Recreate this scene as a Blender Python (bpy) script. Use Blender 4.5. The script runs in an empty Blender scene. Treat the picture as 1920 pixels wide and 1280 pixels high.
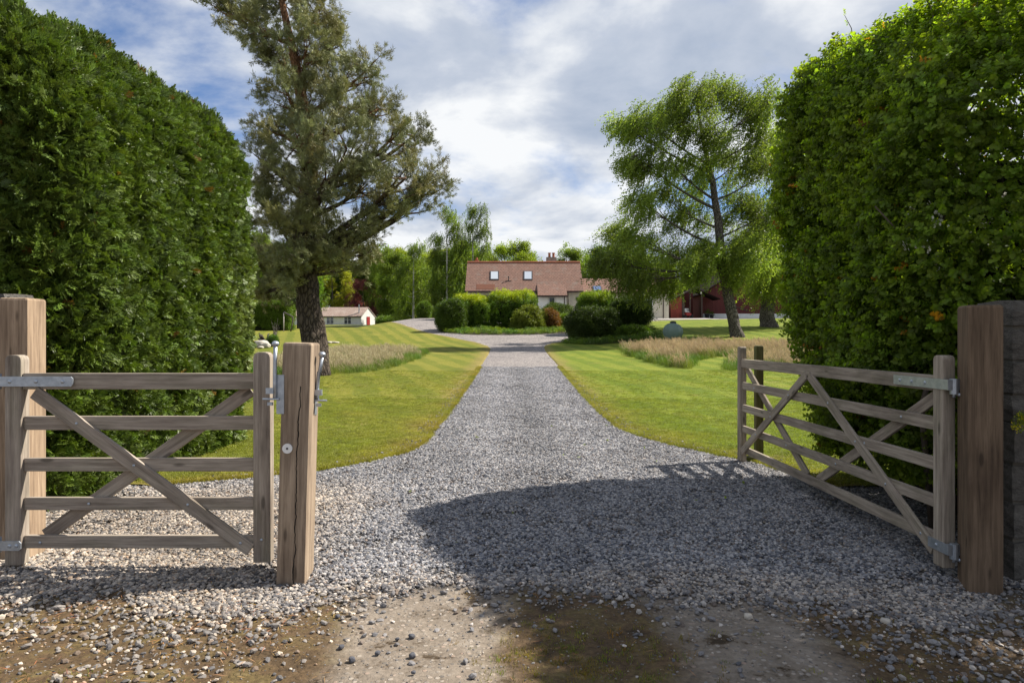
import bpy, bmesh, math, random
import numpy as np
from mathutils import Vector, Matrix
random.seed(7)
RNG = np.random.default_rng(7)
R = math.radians
SC = bpy.context.scene
COL = SC.collection

# ------------------------------------------------------------------ camera
F, CX, HY, CH = 1280.0, 960.0, 636.0, 1.36       # focal length in px of the 1920 frame, horizon row, eye height
cam = bpy.data.cameras.new('camera')
cam.lens = 24.0; cam.sensor_width = 36.0; cam.clip_start = 0.05; cam.clip_end = 3000
cam.shift_y = (HY - 640) / 1920.0
cam_o = bpy.data.objects.new('camera', cam); COL.objects.link(cam_o)
cam_o.location = (0, 0, CH); cam_o.rotation_euler = (R(90), 0, 0)
SC.camera = cam_o

# ------------------------------------------------------------------ light
SUN_EL = R(46.0); AZ = (0.935, 0.355)
SDIR = Vector((AZ[0] * math.cos(SUN_EL), AZ[1] * math.cos(SUN_EL), math.sin(SUN_EL))).normalized()
sun = bpy.data.lights.new('sun', 'SUN'); sun.energy = 5.0; sun.angle = R(0.53); sun.color = (1.0, 0.93, 0.82)
sun_o = bpy.data.objects.new('sun', sun); COL.objects.link(sun_o)
sun_o.location = (30, 10, 40); sun_o.rotation_euler = (-SDIR).to_track_quat('-Z', 'Y').to_euler()
SC.view_settings.view_transform = 'Standard'; SC.view_settings.look = 'None'
SC.view_settings.exposure = 0.95; SC.view_settings.gamma = 1.0; SC.view_settings.use_curve_mapping = False
SC.cycles.max_bounces = 5; SC.cycles.transparent_max_bounces = 4
SC.cycles.diffuse_bounces = 3; SC.cycles.transmission_bounces = 3
try: SC.cycles.use_denoising = True
except Exception: pass


class NT:
    """short hand for building node trees"""
    def __init__(s, nt): s.nt = nt; s.n = nt.nodes; s.l = nt.links
    def node(s, t, **kw):
        n = s.n.new(t)
        for k, v in kw.items():
            setattr(n, k, v)
        return n
    def put(s, sock, v):
        if hasattr(v, 'node'): s.l.new(v, sock)
        elif v is not None:
            if hasattr(sock.default_value, '__len__') and not hasattr(v, '__len__'): v = (v, v, v)
            if hasattr(v, '__len__') and hasattr(sock.default_value, '__len__') and len(sock.default_value) == 4 and len(v) == 3: v = (*v, 1)
            sock.default_value = v
    def math(s, op, a, b=None, c=None, clamp=False):
        n = s.node('ShaderNodeMath', operation=op, use_clamp=clamp)
        s.put(n.inputs[0], a)
        if b is not None: s.put(n.inputs[1], b)
        if c is not None: s.put(n.inputs[2], c)
        return n.outputs[0]
    def vmath(s, op, a, b=None):
        n = s.node('ShaderNodeVectorMath', operation=op)
        s.put(n.inputs[0], a)
        if b is not None: s.put(n.inputs[1], b)
        return n.outputs[0]
    def noise(s, vec, scale, detail=4, rough=0.55, out='Fac', dist=0.0):
        n = s.node('ShaderNodeTexNoise'); s.put(n.inputs['Vector'], vec)
        n.inputs['Scale'].default_value = scale; n.inputs['Detail'].default_value = detail
        n.inputs['Roughness'].default_value = rough; n.inputs['Distortion'].default_value = dist
        return n.outputs[out]
    def voro(s, vec, scale, feature='F1', out='Distance'):
        n = s.node('ShaderNodeTexVoronoi', feature=feature); s.put(n.inputs['Vector'], vec); n.inputs['Scale'].default_value = scale
        return n.outputs[out]
    def ramp(s, fac, stops):
        n = s.node('ShaderNodeValToRGB'); s.put(n.inputs[0], fac)
        e = n.color_ramp.elements
        while len(e) < len(stops): e.new(0.5)
        for i, (p, c) in enumerate(stops):
            e[i].position = p
            e[i].color = (c, c, c, 1) if not hasattr(c, '__len__') else (*c[:3], 1)
        return n.outputs[0]
    def step(s, v, a, b):
        n = s.node('ShaderNodeMapRange', interpolation_type='SMOOTHSTEP')
        s.put(n.inputs[0], v); n.inputs[1].default_value = a; n.inputs[2].default_value = b
        return n.outputs[0]
    def mix(s, fac, a, b, blend='MIX'):
        n = s.node('ShaderNodeMix', data_type='RGBA', blend_type=blend)
        s.put(n.inputs[0], fac); s.put(n.inputs[6], a); s.put(n.inputs[7], b)
        return n.outputs[2]
    def attr(s, name, inst=False, out='Vector'):
        n = s.node('ShaderNodeAttribute', attribute_name=name, attribute_type='INSTANCER' if inst else 'GEOMETRY')
        return n.outputs[out]
    def pos(s): return s.node('ShaderNodeNewGeometry').outputs['Position']
    def sep(s, v):
        n = s.node('ShaderNodeSeparateXYZ'); s.put(n.inputs[0], v); return n.outputs
    def scale(s, v, k):
        return s.vmath('MULTIPLY', v, k)
    def bump(s, h, strength=0.3, dist=0.02):
        n = s.node('ShaderNodeBump'); n.inputs['Strength'].default_value = strength; n.inputs['Distance'].default_value = dist
        s.put(n.inputs['Height'], h); return n.outputs[0]


def material(name):
    m = bpy.data.materials.new(name); m.use_nodes = True
    t = NT(m.node_tree)
    b = next(n for n in t.n if n.type == 'BSDF_PRINCIPLED')
    o = next(n for n in t.n if n.type == 'OUTPUT_MATERIAL')
    return m, t, b, o


# ------------------------------------------------------------------ sky
world = bpy.data.worlds.new('World'); SC.world = world; world.use_nodes = True
t = NT(world.node_tree)
bg = next(n for n in t.n if n.type == 'BACKGROUND')
sky = t.node('ShaderNodeTexSky', sky_type='NISHITA'); sky.sun_disc = False
sky.sun_elevation = SUN_EL; sky.sun_rotation = math.atan2(AZ[0], AZ[1]); sky.air_density = 1.0; sky.dust_density = 0.6; sky.ozone_density = 2.0
d = t.node('ShaderNodeTexCoord').outputs['Generated']
dx, dy, dz = t.sep(d)
den = t.math('ADD', t.math('MAXIMUM', dz, 0.0), 0.22)
cmb = t.node('ShaderNodeCombineXYZ')
t.put(cmb.inputs[0], t.math('DIVIDE', dx, den)); t.put(cmb.inputs[1], t.math('DIVIDE', dy, den)); cmb.inputs[2].default_value = 3.7
pv = t.vmath('ADD', cmb.outputs[0], (4.3, 1.15, 0.0))
big = t.noise(pv, 1.05, 9, 0.56, dist=0.25)
mask = t.step(t.math('ADD', big, t.math('MULTIPLY', t.math('SUBTRACT', 1.0, t.step(dz, .05, .42)), .11)), 0.375, 0.52)
tex = t.noise(t.vmath('ADD', pv, (9.1, 2.2, 1.0)), 1.7, 8, 0.55, dist=0.2)
ccol = t.ramp(tex, [(0.32, (3.9, 4.7, 6.1)), (0.46, (5.7, 6.3, 7.4)), (0.58, (9.6, 9.8, 10.0))])
skyc = t.mix(1.0, sky.outputs[0], (0.62, 0.92, 1.3), 'MULTIPLY')
col = t.mix(mask, skyc, ccol)
t.put(bg.inputs[0], col); bg.inputs[1].default_value = 0.051


# ------------------------------------------------------------------ helpers
def smooth(a, b, x):
    u = np.clip((np.asarray(x, float) - a) / (b - a), 0, 1); return u * u * (3 - 2 * u)

PC = np.array([(-50, 0), (13, 0), (23, .21), (40, .77), (48, 1.2), (58, 2.15), (71, 3.35), (80, 3.85), (125, 4.6), (600, 14)])
PL = np.array([(-50, 0), (13, 0), (23, .18), (40, .75), (48, 1.15), (58, 1.75), (71, 2.45), (100, 3.4), (125, 4.0), (600, 12)])
PR = np.array([(-50, 0), (13, 0), (23, .21), (36, .75), (42, 1.16), (45, 1.5), (52, 2.3), (60, 2.9), (71, 3.45), (80, 3.85), (125, 4.6), (600, 14)])
_yy = np.linspace(-50, 600, 6501)
def _prof(P):
    z = np.interp(_yy, P[:, 0], P[:, 1]); k = np.hanning(41); k /= k.sum()
    return np.convolve(np.pad(z, 20, 'edge'), k, 'valid')
_pc, _pl, _pr = _prof(PC), _prof(PL), _prof(PR)
def zt(x, y):
    x = np.asarray(x, float); y = np.asarray(y, float)
    c = np.interp(y, _yy, _pc); l = np.interp(y, _yy, _pl); r = np.interp(y, _yy, _pr)
    wl = 1 - smooth(-18, -10.5, x); wr = smooth(5, 9, x)
    z = c + (l - c) * wl + (r - c) * wr
    z = z - 0.06 * smooth(1.4, 2.7, x) * (1 - smooth(4.6, 7, y)) + 0.012 * np.sin(x * 1.7 + y * .9) * np.sin(y * 1.3 - x * .6)
    return z
def ground(x, y): return float(zt(x, y))
def W(px, py, D): return Vector(((px - CX) / F * D, D, CH - (py - HY) / F * D))
def WX(px, D): return (px - CX) / F * D
def WZ(py, D): return CH - (py - HY) / F * D


def tag(o, label=None, cat=None, group=None, kind=None):
    if label: o['label'] = label
    if cat: o['category'] = cat
    if group: o['group'] = group
    if kind: o['kind'] = kind
    return o
def empty(name, loc, label=None, cat=None, group=None, rz=0):
    o = bpy.data.objects.new(name, None); COL.objects.link(o); o.location = loc; o.rotation_euler = (0, 0, rz)
    o.empty_display_size = 0.1
    return tag(o, label, cat, group)
def link(name, me, m=None, parent=None, loc=(0, 0, 0), rot=(0, 0, 0), smoothsh=False):
    o = bpy.data.objects.new(name, me); COL.objects.link(o); o.location = loc; o.rotation_euler = rot
    if m is not None and not me.materials: me.materials.append(m)
    if parent is not None: o.parent = parent
    if smoothsh: me.polygons.foreach_set('use_smooth', [True] * len(me.polygons))
    return o
def mesh_from(name, V, Fc):
    me = bpy.data.meshes.new(name)
    me.from_pydata([tuple(v) for v in np.asarray(V, float)] if not isinstance(V, list) else V, [], Fc if isinstance(Fc, list) else Fc.tolist())
    me.update(); return me
def setattr_v(me, name, arr):
    a = me.attributes.new(name, 'FLOAT_VECTOR', 'POINT'); a.data.foreach_set('vector', np.asarray(arr, np.float32).ravel())
def setattr_f(me, name, arr):
    a = me.attributes.new(name, 'FLOAT', 'POINT'); a.data.foreach_set('value', np.asarray(arr, np.float32).ravel())


class MB:
    """collects boxes, tubes and polygons into one mesh"""
    def __init__(s): s.v = []; s.f = []
    def add(s, V, Fc):
        o = len(s.v); s.v += [tuple(map(float, p)) for p in V]; s.f += [tuple(i + o for i in q) for q in Fc]; return s
    def box(s, x0, x1, y0, y1, z0, z1):
        return s.add([(x0, y0, z0), (x1, y0, z0), (x1, y1, z0), (x0, y1, z0), (x0, y0, z1), (x1, y0, z1), (x1, y1, z1), (x0, y1, z1)],
                     [(0, 3, 2, 1), (4, 5, 6, 7), (0, 1, 5, 4), (1, 2, 6, 5), (2, 3, 7, 6), (3, 0, 4, 7)])
    def prism(s, poly, y0, y1):
        """polygon in xz extruded along y"""
        n = len(poly)
        V = [(x, y0, z) for x, z in poly] + [(x, y1, z) for x, z in poly]
        Fc = [tuple(range(n)), tuple(range(2 * n - 1, n - 1, -1))] + [(i, n + i, n + (i + 1) % n, (i + 1) % n) for i in range(n)]
        return s.add(V, Fc)
    def tube(s, pts, rad, n=8, cap=True, wob=0.0):
        P = [Vector(p) for p in pts]; m = len(P); V = []; a = None
        for i, p in enumerate(P):
            d = (P[min(i + 1, m - 1)] - P[max(i - 1, 0)])
            d = d.normalized() if d.length > 1e-9 else Vector((0, 0, 1))
            if a is None: a = d.cross(Vector((.13, .97, .2)) if abs(d.y) < .8 else Vector((1, 0, .1)))
            a = a - d * a.dot(d)
            a.normalize(); b = d.cross(a); r = rad[i] if hasattr(rad, '__len__') else rad
            for k in range(n):
                th = 2 * math.pi * k / n; rr = r * (1 + wob * math.sin(3 * th + i * .8) + wob * .7 * math.sin(5 * th - i * 1.7 + 1))
                V.append(p + (a * math.cos(th) + b * math.sin(th)) * rr)
        Fc = [(i * n + k, i * n + (k + 1) % n, (i + 1) * n + (k + 1) % n, (i + 1) * n + k) for i in range(m - 1) for k in range(n)]
        if cap: Fc += [tuple(range(n - 1, -1, -1)), tuple((m - 1) * n + k for k in range(n))]
        return s.add(V, Fc)
    def mesh(s, name): return mesh_from(name, s.v, s.f)
    def build(s, name, m, parent=None, smoothsh=False, loc=(0, 0, 0), rot=(0, 0, 0)):
        return link(name, s.mesh(name), m, parent, loc, rot, smoothsh)


def euler_from(yd, zd):
    """euler angles (N,3) turning local +Y to yd and local +Z near zd"""
    y = yd / np.maximum(np.linalg.norm(yd, axis=1, keepdims=True), 1e-9)
    x = np.cross(y, zd); x /= np.maximum(np.linalg.norm(x, axis=1, keepdims=True), 1e-9)
    z = np.cross(x, y)
    return np.stack([np.arctan2(y[:, 2], z[:, 2]), np.arctan2(-x[:, 2], np.hypot(x[:, 0], x[:, 1])), np.arctan2(x[:, 1], x[:, 0])], 1)

_gn = {}
def gn_group(key, meshes):
    if key in _gn: return _gn[key]
    coll = bpy.data.collections.new(key + '_source')
    for i, me in enumerate(meshes):
        coll.objects.link(bpy.data.objects.new('%s_source_%d' % (key, i), me))
    ng = bpy.data.node_groups.new(key + '_scatter', 'GeometryNodeTree')
    ng.interface.new_socket('Geometry', in_out='INPUT', socket_type='NodeSocketGeometry')
    ng.interface.new_socket('Geometry', in_out='OUTPUT', socket_type='NodeSocketGeometry')
    n, l = ng.nodes, ng.links
    gi, go = n.new('NodeGroupInput'), n.new('NodeGroupOutput')
    ci = n.new('GeometryNodeCollectionInfo'); ci.inputs['Collection'].default_value = coll
    ci.inputs['Separate Children'].default_value = True; ci.inputs['Reset Children'].default_value = True
    ip = n.new('GeometryNodeInstanceOnPoints'); ip.inputs['Pick Instance'].default_value = True
    def na(nm, ty):
        q = n.new('GeometryNodeInputNamedAttribute'); q.data_type = ty; q.inputs['Name'].default_value = nm; return q.outputs['Attribute']
    er = n.new('FunctionNodeEulerToRotation')
    l.new(gi.outputs[0], ip.inputs['Points']); l.new(ci.outputs[0], ip.inputs['Instance'])
    l.new(na('idx', 'INT'), ip.inputs['Instance Index']); l.new(na('rot', 'FLOAT_VECTOR'), er.inputs[0]); l.new(er.outputs[0], ip.inputs['Rotation'])
    l.new(na('scl', 'FLOAT_VECTOR'), ip.inputs['Scale']); l.new(ip.outputs[0], go.inputs[0])
    _gn[key] = (ng, len(meshes)); return _gn[key]

TOTAL = [0]
def scatter(name, key, P, rot, scl, tint=None, parent=None, kind='stuff'):
    ng, nv = _gn[key]; P = np.asarray(P, float); N = len(P); TOTAL[0] += N
    me = bpy.data.meshes.new(name); me.vertices.add(N); me.vertices.foreach_set('co', P.astype(np.float32).ravel())
    setattr_v(me, 'rot', rot)
    scl = np.asarray(scl, float); scl = np.repeat(scl[:, None], 3, 1) if scl.ndim == 1 else scl
    setattr_v(me, 'scl', scl)
    a = me.attributes.new('idx', 'INT', 'POINT'); a.data.foreach_set('value', RNG.integers(0, nv, N).astype(np.int32))
    setattr_v(me, 'tint', np.ones((N, 3)) if tint is None else tint)
    o = bpy.data.objects.new(name, me); COL.objects.link(o)
    md = o.modifiers.new('scatter', 'NODES'); md.node_group = ng
    if parent is not None: o.parent = parent; o.matrix_parent_inverse = Matrix.Translation(parent.location).inverted() if parent.rotation_euler.z == 0 else parent.matrix_basis.inverted()
    o['kind'] = kind
    return o
def lump(P, s, seed=0):
    """smooth pseudo noise in about -1..1 at points P"""
    P = np.asarray(P) * s; q = seed * 1.73
    return (np.sin(P[:, 0] * 1.1 + P[:, 1] * .7 + q) * np.sin(P[:, 2] * 1.3 - P[:, 0] * .4 + q * 2) + np.sin(P[:, 1] * 1.7 + P[:, 2] * .9 - q)
            * np.sin(P[:, 0] * 1.9 + q * 3) + .6 * np.sin(P[:, 0] * 3.1 + P[:, 2] * 2.7 + q) * np.sin(P[:, 1] * 2.9 - P[:, 2] * 1.1)) / 1.7
def unit(n):
    v = RNG.normal(size=(n, 3)); return v / np.linalg.norm(v, axis=1, keepdims=True)

# ------------------------------------------------------------------ materials
def leaf_mat(name, c, transl=0.35, rough=0.5, var=0.35, spec=0.35, tcol=None):
    m, t, b, o = material(name)
    oi = t.node('ShaderNodeObjectInfo').outputs['Random']
    base = t.mix(1.0, c, t.attr('tint', True, 'Color'), 'MULTIPLY')
    v = t.math('ADD', t.math('MULTIPLY', t.math('SUBTRACT', oi, 0.5), var * 2), 1.0)
    hs = t.node('ShaderNodeHueSaturation'); t.put(hs.inputs['Color'], base); t.put(hs.inputs['Value'], v)
    t.put(hs.inputs['Hue'], t.math('ADD', 0.49, t.math('MULTIPLY', t.math('FRACT', t.math('MULTIPLY', oi, 17.3)), 0.022)))
    t.put(b.inputs['Base Color'], hs.outputs[0]); b.inputs['Roughness'].default_value = rough
    b.inputs['Specular IOR Level'].default_value = spec
    tr = t.node('ShaderNodeBsdfTranslucent')
    t.put(tr.inputs[0], t.mix(1.0, hs.outputs[0], tcol or (1.25, 1.3, .5), 'MULTIPLY'))
    mx = t.node('ShaderNodeMixShader'); mx.inputs[0].default_value = transl
    t.l.new(b.outputs[0], mx.inputs[1]); t.l.new(tr.outputs[0], mx.inputs[2]); t.l.new(mx.outputs[0], o.inputs[0])
    return m

def wood_mat(name, c1, c2, c3, crack=None, green=0.0):
    m, t, b, o = material(name)
    g = t.attr('g')
    oi = t.node('ShaderNodeObjectInfo').outputs['Random']
    off = t.vmath('ADD', g, t.scale(t.node('ShaderNodeCombineXYZ').outputs[0], 0))
    cmb = t.node('ShaderNodeCombineXYZ'); t.put(cmb.inputs[0], t.math('MULTIPLY', oi, 31.0)); t.put(cmb.inputs[1], t.math('MULTIPLY', oi, 7.0))
    gg = t.vmath('ADD', g, cmb.outputs[0])
    gr = t.noise(t.scale(gg, (2.2, 46, 46)), 1.0, 5, 0.65, dist=0.4)
    fine = t.noise(t.scale(gg, (7, 220, 220)), 1.0, 2, 0.5)
    bigp = t.noise(t.scale(gg, (1.6, 5, 5)), 1.0, 4, 0.6)
    colr = t.ramp(gr, [(0.30, c1), (0.52, c2), (0.72, c3)])
    colr = t.mix(t.math('MULTIPLY', t.step(fine, .55, .75), .35), colr, tuple(x * .45 for x in c1))
    colr = t.mix(t.step(bigp, .42, .72), colr, t.mix(1.0, colr, (.62, .6, .6), 'MULTIPLY'))
    # knots
    kn = t.voro(t.scale(gg, (2.6, 9, 9)), 1.0)
    km = t.math('SUBTRACT', 1.0, t.step(kn, .06, .15))
    colr = t.mix(t.math('MULTIPLY', km, .75), colr, tuple(x * .4 for x in c1))
    if green:
        gn = t.noise(t.scale(gg, (3, 8, 8)), 1.0, 5, .6)
        colr = t.mix(t.math('MULTIPLY', t.step(gn, .42, .7), green), colr, (.07, .085, .025))
    h = t.math('ADD', t.math('MULTIPLY', gr, .6), t.math('MULTIPLY', fine, .4))
    if crack is not None:
        sx, sy, sz = t.sep(g)
        wv = t.math('MULTIPLY', t.math('SUBTRACT', t.noise(t.scale(g, (3.2, 0, 0)), 1.0, 4, .6), .5), .075)
        dd = t.math('ABSOLUTE', t.math('SUBTRACT', t.math('SUBTRACT', sy, wv), crack[0]))
        wd = t.math('MULTIPLY', t.noise(t.scale(g, (5, 0, 0)), 1.0, 2), .0062)
        cm = t.math('LESS_THAN', dd, wd)
        cm = t.math('MULTIPLY', cm, t.math('MULTIPLY', t.math('GREATER_THAN', sx, crack[1]), t.math('LESS_THAN', sx, crack[2])))
        cm = t.math('MULTIPLY', cm, t.math('LESS_THAN', sz, -0.05))
        colr = t.mix(cm, colr, (.012, .01, .008))
        h = t.math('SUBTRACT', h, t.math('MULTIPLY', cm, 2.0))
    t.put(b.inputs['Base Color'], colr); b.inputs['Roughness'].default_value = .85; b.inputs['Specular IOR Level'].default_value = .2
    t.put(b.inputs['Normal'], t.bump(h, .45, .006))
    return m

def plain(name, c, rough=.7, c2=None, scale=8.0, bump=0.0, metal=0.0, spec=.4, detail=5, stretch=(1, 1, 1), bd=.01):
    m, t, b, o = material(name)
    p = t.scale(t.node('ShaderNodeTexCoord').outputs['Object'], stretch)
    n = t.noise(p, scale, detail, .6)
    c2 = c2 or tuple(x * .75 for x in c)
    t.put(b.inputs['Base Color'], t.ramp(n, [(.32, c2), (.66, c)]))
    b.inputs['Roughness'].default_value = rough; b.inputs['Metallic'].default_value = metal; b.inputs['Specular IOR Level'].default_value = spec
    if bump: t.put(b.inputs['Normal'], t.bump(t.noise(p, scale * 2.5, 6, .65), bump, bd))
    return m

def bark_mat(name, c1, c2, up=None, scale=9.0, zs=(0, 8)):
    m, t, b, o = material(name)
    p = t.node('ShaderNodeTexCoord').outputs['Object']
    pw = t.vmath('ADD', p, t.scale(t.noise(p, 3.0, 3, .5, out='Color'), .25))
    v = t.voro(t.scale(pw, (1, 1, .28)), scale, 'DISTANCE_TO_EDGE')
    n = t.noise(t.scale(p, (1, 1, .35)), scale * 2.2, 6, .65)
    h = t.math('ADD', t.math('MULTIPLY', t.step(v, 0, .22), .7), t.math('MULTIPLY', n, .5))
    colr = t.ramp(h, [(.22, c1), (.95, c2)])
    if up:
        colr = t.mix(t.step(t.sep(p)[2], *zs), colr, t.ramp(h, [(.2, tuple(x * .5 for x in up)), (.95, up)]))
    t.put(b.inputs['Base Color'], colr); b.inputs['Roughness'].default_value = .95; b.inputs['Specular IOR Level'].default_value = .15
    t.put(b.inputs['Normal'], t.bump(h, .9, .05))
    return m

MT = {}
MT['gate_wood'] = wood_mat('weathered_gate_wood', (.19, .155, .125), (.33, .28, .23), (.45, .39, .32), green=.22)
MT['post_wood'] = wood_mat('sawn_post_wood', (.18, .125, .085), (.31, .225, .152), (.42, .315, .22))
MT['dark_post_wood'] = wood_mat('shaded_brown_post_wood', (.08, .055, .037), (.145, .102, .068), (.20, .142, .098))  # brown stained wood, darkened further to carry the shade on this post
MT['latch_wood'] = wood_mat('cracked_post_wood', (.17, .125, .09), (.30, .23, .165), (.42, .33, .24), crack=(0.02, -.75, .55))
MT['green_wood'] = wood_mat('mossy_post_wood', (.07, .06, .03), (.12, .11, .05), (.17, .15, .08), green=.8)
MT['zinc'] = plain('galvanised_steel', (.47, .51, .56), .42, (.33, .37, .42), 30, .1, .75, .5)
MT['stone_pale'] = plain('pale_stone', (.5, .46, .4), .9, (.3, .27, .23), 9, .5)
MT['stone_dark'] = plain('dark_stone', (.10, .105, .12), .85, (.05, .05, .06), 30, .4)
MT['block'] = plain('wall_block_stone', (.13, .12, .108), .95, (.06, .055, .05), 7, .8, bd=.02, detail=8)  # stone colour darkened to stand in for shade on the right wall
MT['mortar'] = plain('mortar', (.13, .12, .105), .95, None, 20, .5)
MT['render'] = plain('cream_render', (.56, .52, .43), .9, (.48, .45, .38), 2.5, .15)
MT['white_wall'] = plain('white_painted_wall', (.74, .74, .70), .85, (.6, .6, .57), 1.2, .15)
MT['brown_trim'] = plain('dark_brown_trim', (.055, .032, .026), .5)
MT['dark_frame'] = plain('dark_window_frame', (.045, .045, .05), .45)
MT['white_paint'] = plain('white_paint', (.78, .78, .76), .5, (.7, .7, .69))
MT['red_paint'] = plain('red_door_paint', (.32, .03, .03), .5)
MT['pot'] = plain('terracotta', (.38, .13, .07), .85)
MT['chim'] = plain('chimney_render', (.33, .27, .23), .95, (.22, .18, .16), 6, .4)
MT['dark_roof'] = plain('dark_sheet_roof', (.022, .014, .013), 1.0, spec=.05)
MT['tank'] = plain('green_tank_paint', (.14, .20, .18), .55, (.10, .15, .135), 3)
MT['black'] = plain('black_plastic', (.02, .02, .022), .5)
MT['soil'] = plain('bed_soil', (.055, .04, .026), .95, (.03, .022, .015), 6, .8, bd=.04)
MT['concrete'] = plain('paving_concrete', (.45, .42, .38), .9, (.36, .34, .3), 3, .2)

def glass(name, c=(.35, .42, .5)):
    m, t, b, o = material(name)
    b.inputs['Base Color'].default_value = (*c, 1); b.inputs['Roughness'].default_value = .06; b.inputs['Specular IOR Level'].default_value = 1.0
    return m
MT['glass'] = glass('window_glass', (.03, .035, .04)); MT['sky_glass'] = glass('skylight_glass', (.8, .84, .88)); MT['sky_glass'].node_tree.nodes['Principled BSDF'].inputs['Metallic'].default_value = 1.0

def roof_mat(name, c1, c2, c3, ts=(3.3, 3.3)):
    m, t, b, o = material(name)
    p = t.attr('g')
    br = t.node('ShaderNodeTexBrick'); t.put(br.inputs['Vector'], p); br.inputs['Scale'].default_value = 1.0
    br.inputs['Brick Width'].default_value = .33; br.inputs['Row Height'].default_value = .28; br.inputs['Mortar Size'].default_value = .018
    br.inputs['Color1'].default_value = (*c1, 1); br.inputs['Color2'].default_value = (*c2, 1); br.inputs['Mortar'].default_value = (*[x * .5 for x in c1], 1)
    n = t.noise(p, 1.1, 7, .62)
    colr = t.mix(t.step(n, .5, .72), br.outputs[0], c3)
    n2 = t.noise(t.vmath('ADD', p, (5, 3, 0)), 5.0, 5, .7)
    colr = t.mix(t.math('MULTIPLY', t.step(n2, .52, .68), .75), colr, tuple(x * .45 for x in c1))
    t.put(b.inputs['Base Color'], colr); b.inputs['Roughness'].default_value = .9; b.inputs['Specular IOR Level'].default_value = .2
    t.put(b.inputs['Normal'], t.bump(t.math('SUBTRACT', n2, br.outputs['Fac']), .5, .03))
    return m
MT['roof'] = roof_mat('clay_tile_roof', (.225, .130, .10), (.175, .105, .083), (.20, .15, .125))
MT['shed_roof'] = roof_mat('weathered_sheet_roof', (.42, .32, .27), (.34, .25, .21), (.45, .38, .33))
MT['moss_tile'] = plain('mossy_tiles', (.17, .065, .035), .95, (.11, .045, .03), 8, .3)

def boards_mat(name, c):
    m, t, b, o = material(name)
    p = t.node('ShaderNodeTexCoord').outputs['Object']
    n = t.noise(t.scale(p, (6, 6, .4)), 1.0, 5, .6)
    t.put(b.inputs['Base Color'], t.ramp(n, [(.3, tuple(x * .7 for x in c)), (.7, c)])); b.inputs['Roughness'].default_value = .75
    return m
MT['shaded_boards'] = boards_mat('shaded_red_barn_boards', (.115, .017, .015)); MT['sunlit_boards'] = boards_mat('sunlit_red_boards', (.24, .04, .026))  # one red paint: darker copy carries the shade, brighter one the sunlight

MT['bark_pine'] = bark_mat('pine_bark', (.03, .024, .02), (.10, .08, .063), up=(.22, .115, .06), scale=11, zs=(4.5, 9))
MT['bark_grey'] = bark_mat('grey_bark', (.035, .03, .026), (.17, .15, .13), scale=12)
MT['bark_birch'] = plain('white_birch_bark', (.62, .60, .55), .8, (.18, .16, .14), 4, .2, stretch=(1, 1, 3.5))
MT['twig'] = plain('twig_bark', (.10, .075, .055), .9, (.05, .04, .03), 12)
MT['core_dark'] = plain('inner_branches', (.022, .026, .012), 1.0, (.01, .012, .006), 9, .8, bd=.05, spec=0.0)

# pebbles: colour of each pebble from its mesh, shifted per clump
def pebble_mat(name, mul):
    m, t, b, o = material(name)
    pc = t.attr('pc', out='Color')
    n = t.noise(t.node('ShaderNodeTexCoord').outputs['Object'], 160, 3, .6)
    colr = t.mix(1.0, t.mix(1.0, pc, t.attr('tint', True, 'Color'), 'MULTIPLY'), t.ramp(n, [(.3, .72), (.7, 1.1)]), 'MULTIPLY')
    colr = t.mix(1.0, colr, mul, 'MULTIPLY')
    t.put(b.inputs['Base Color'], colr); b.inputs['Roughness'].default_value = .75; b.inputs['Specular IOR Level'].default_value = .3
    return m
MT['pebble'] = pebble_mat('pebble_stone', (1, 1, 1))

def drive_mat():
    m, t, b, o = material('gravel_ground')
    p = t.pos(); x, y, z = t.sep(p)
    v = t.node('ShaderNodeTexVoronoi', feature='F1'); t.put(v.inputs['Vector'], t.scale(p, (1, 1, .3))); v.inputs['Scale'].default_value = 27
    cr = t.sep(v.outputs['Color'])[0]
    peb = t.ramp(cr, [(0, (.10, .10, .108)), (.3, (.2, .19, .185)), (.6, (.33, .3, .275)), (.85, (.43, .395, .36)), (1, (.56, .52, .48))])
    peb = t.mix(t.step(v.outputs['Distance'], .4, .8), peb, (.08, .075, .07))
    bigp = t.noise(p, .55, 4, .6)
    peb = t.mix(1.0, peb, t.ramp(bigp, [(.3, (.80, .785, .81)), (.7, (1.03, 1.0, 1.01))]), 'MULTIPLY')
    t.put(b.inputs['Base Color'], peb); b.inputs['Roughness'].default_value = .85; b.inputs['Specular IOR Level'].default_value = .2
    t.put(b.inputs['Normal'], t.bump(v.outputs['Distance'], .7, -.02))
    return m
MT['drive'] = drive_mat()

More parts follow.
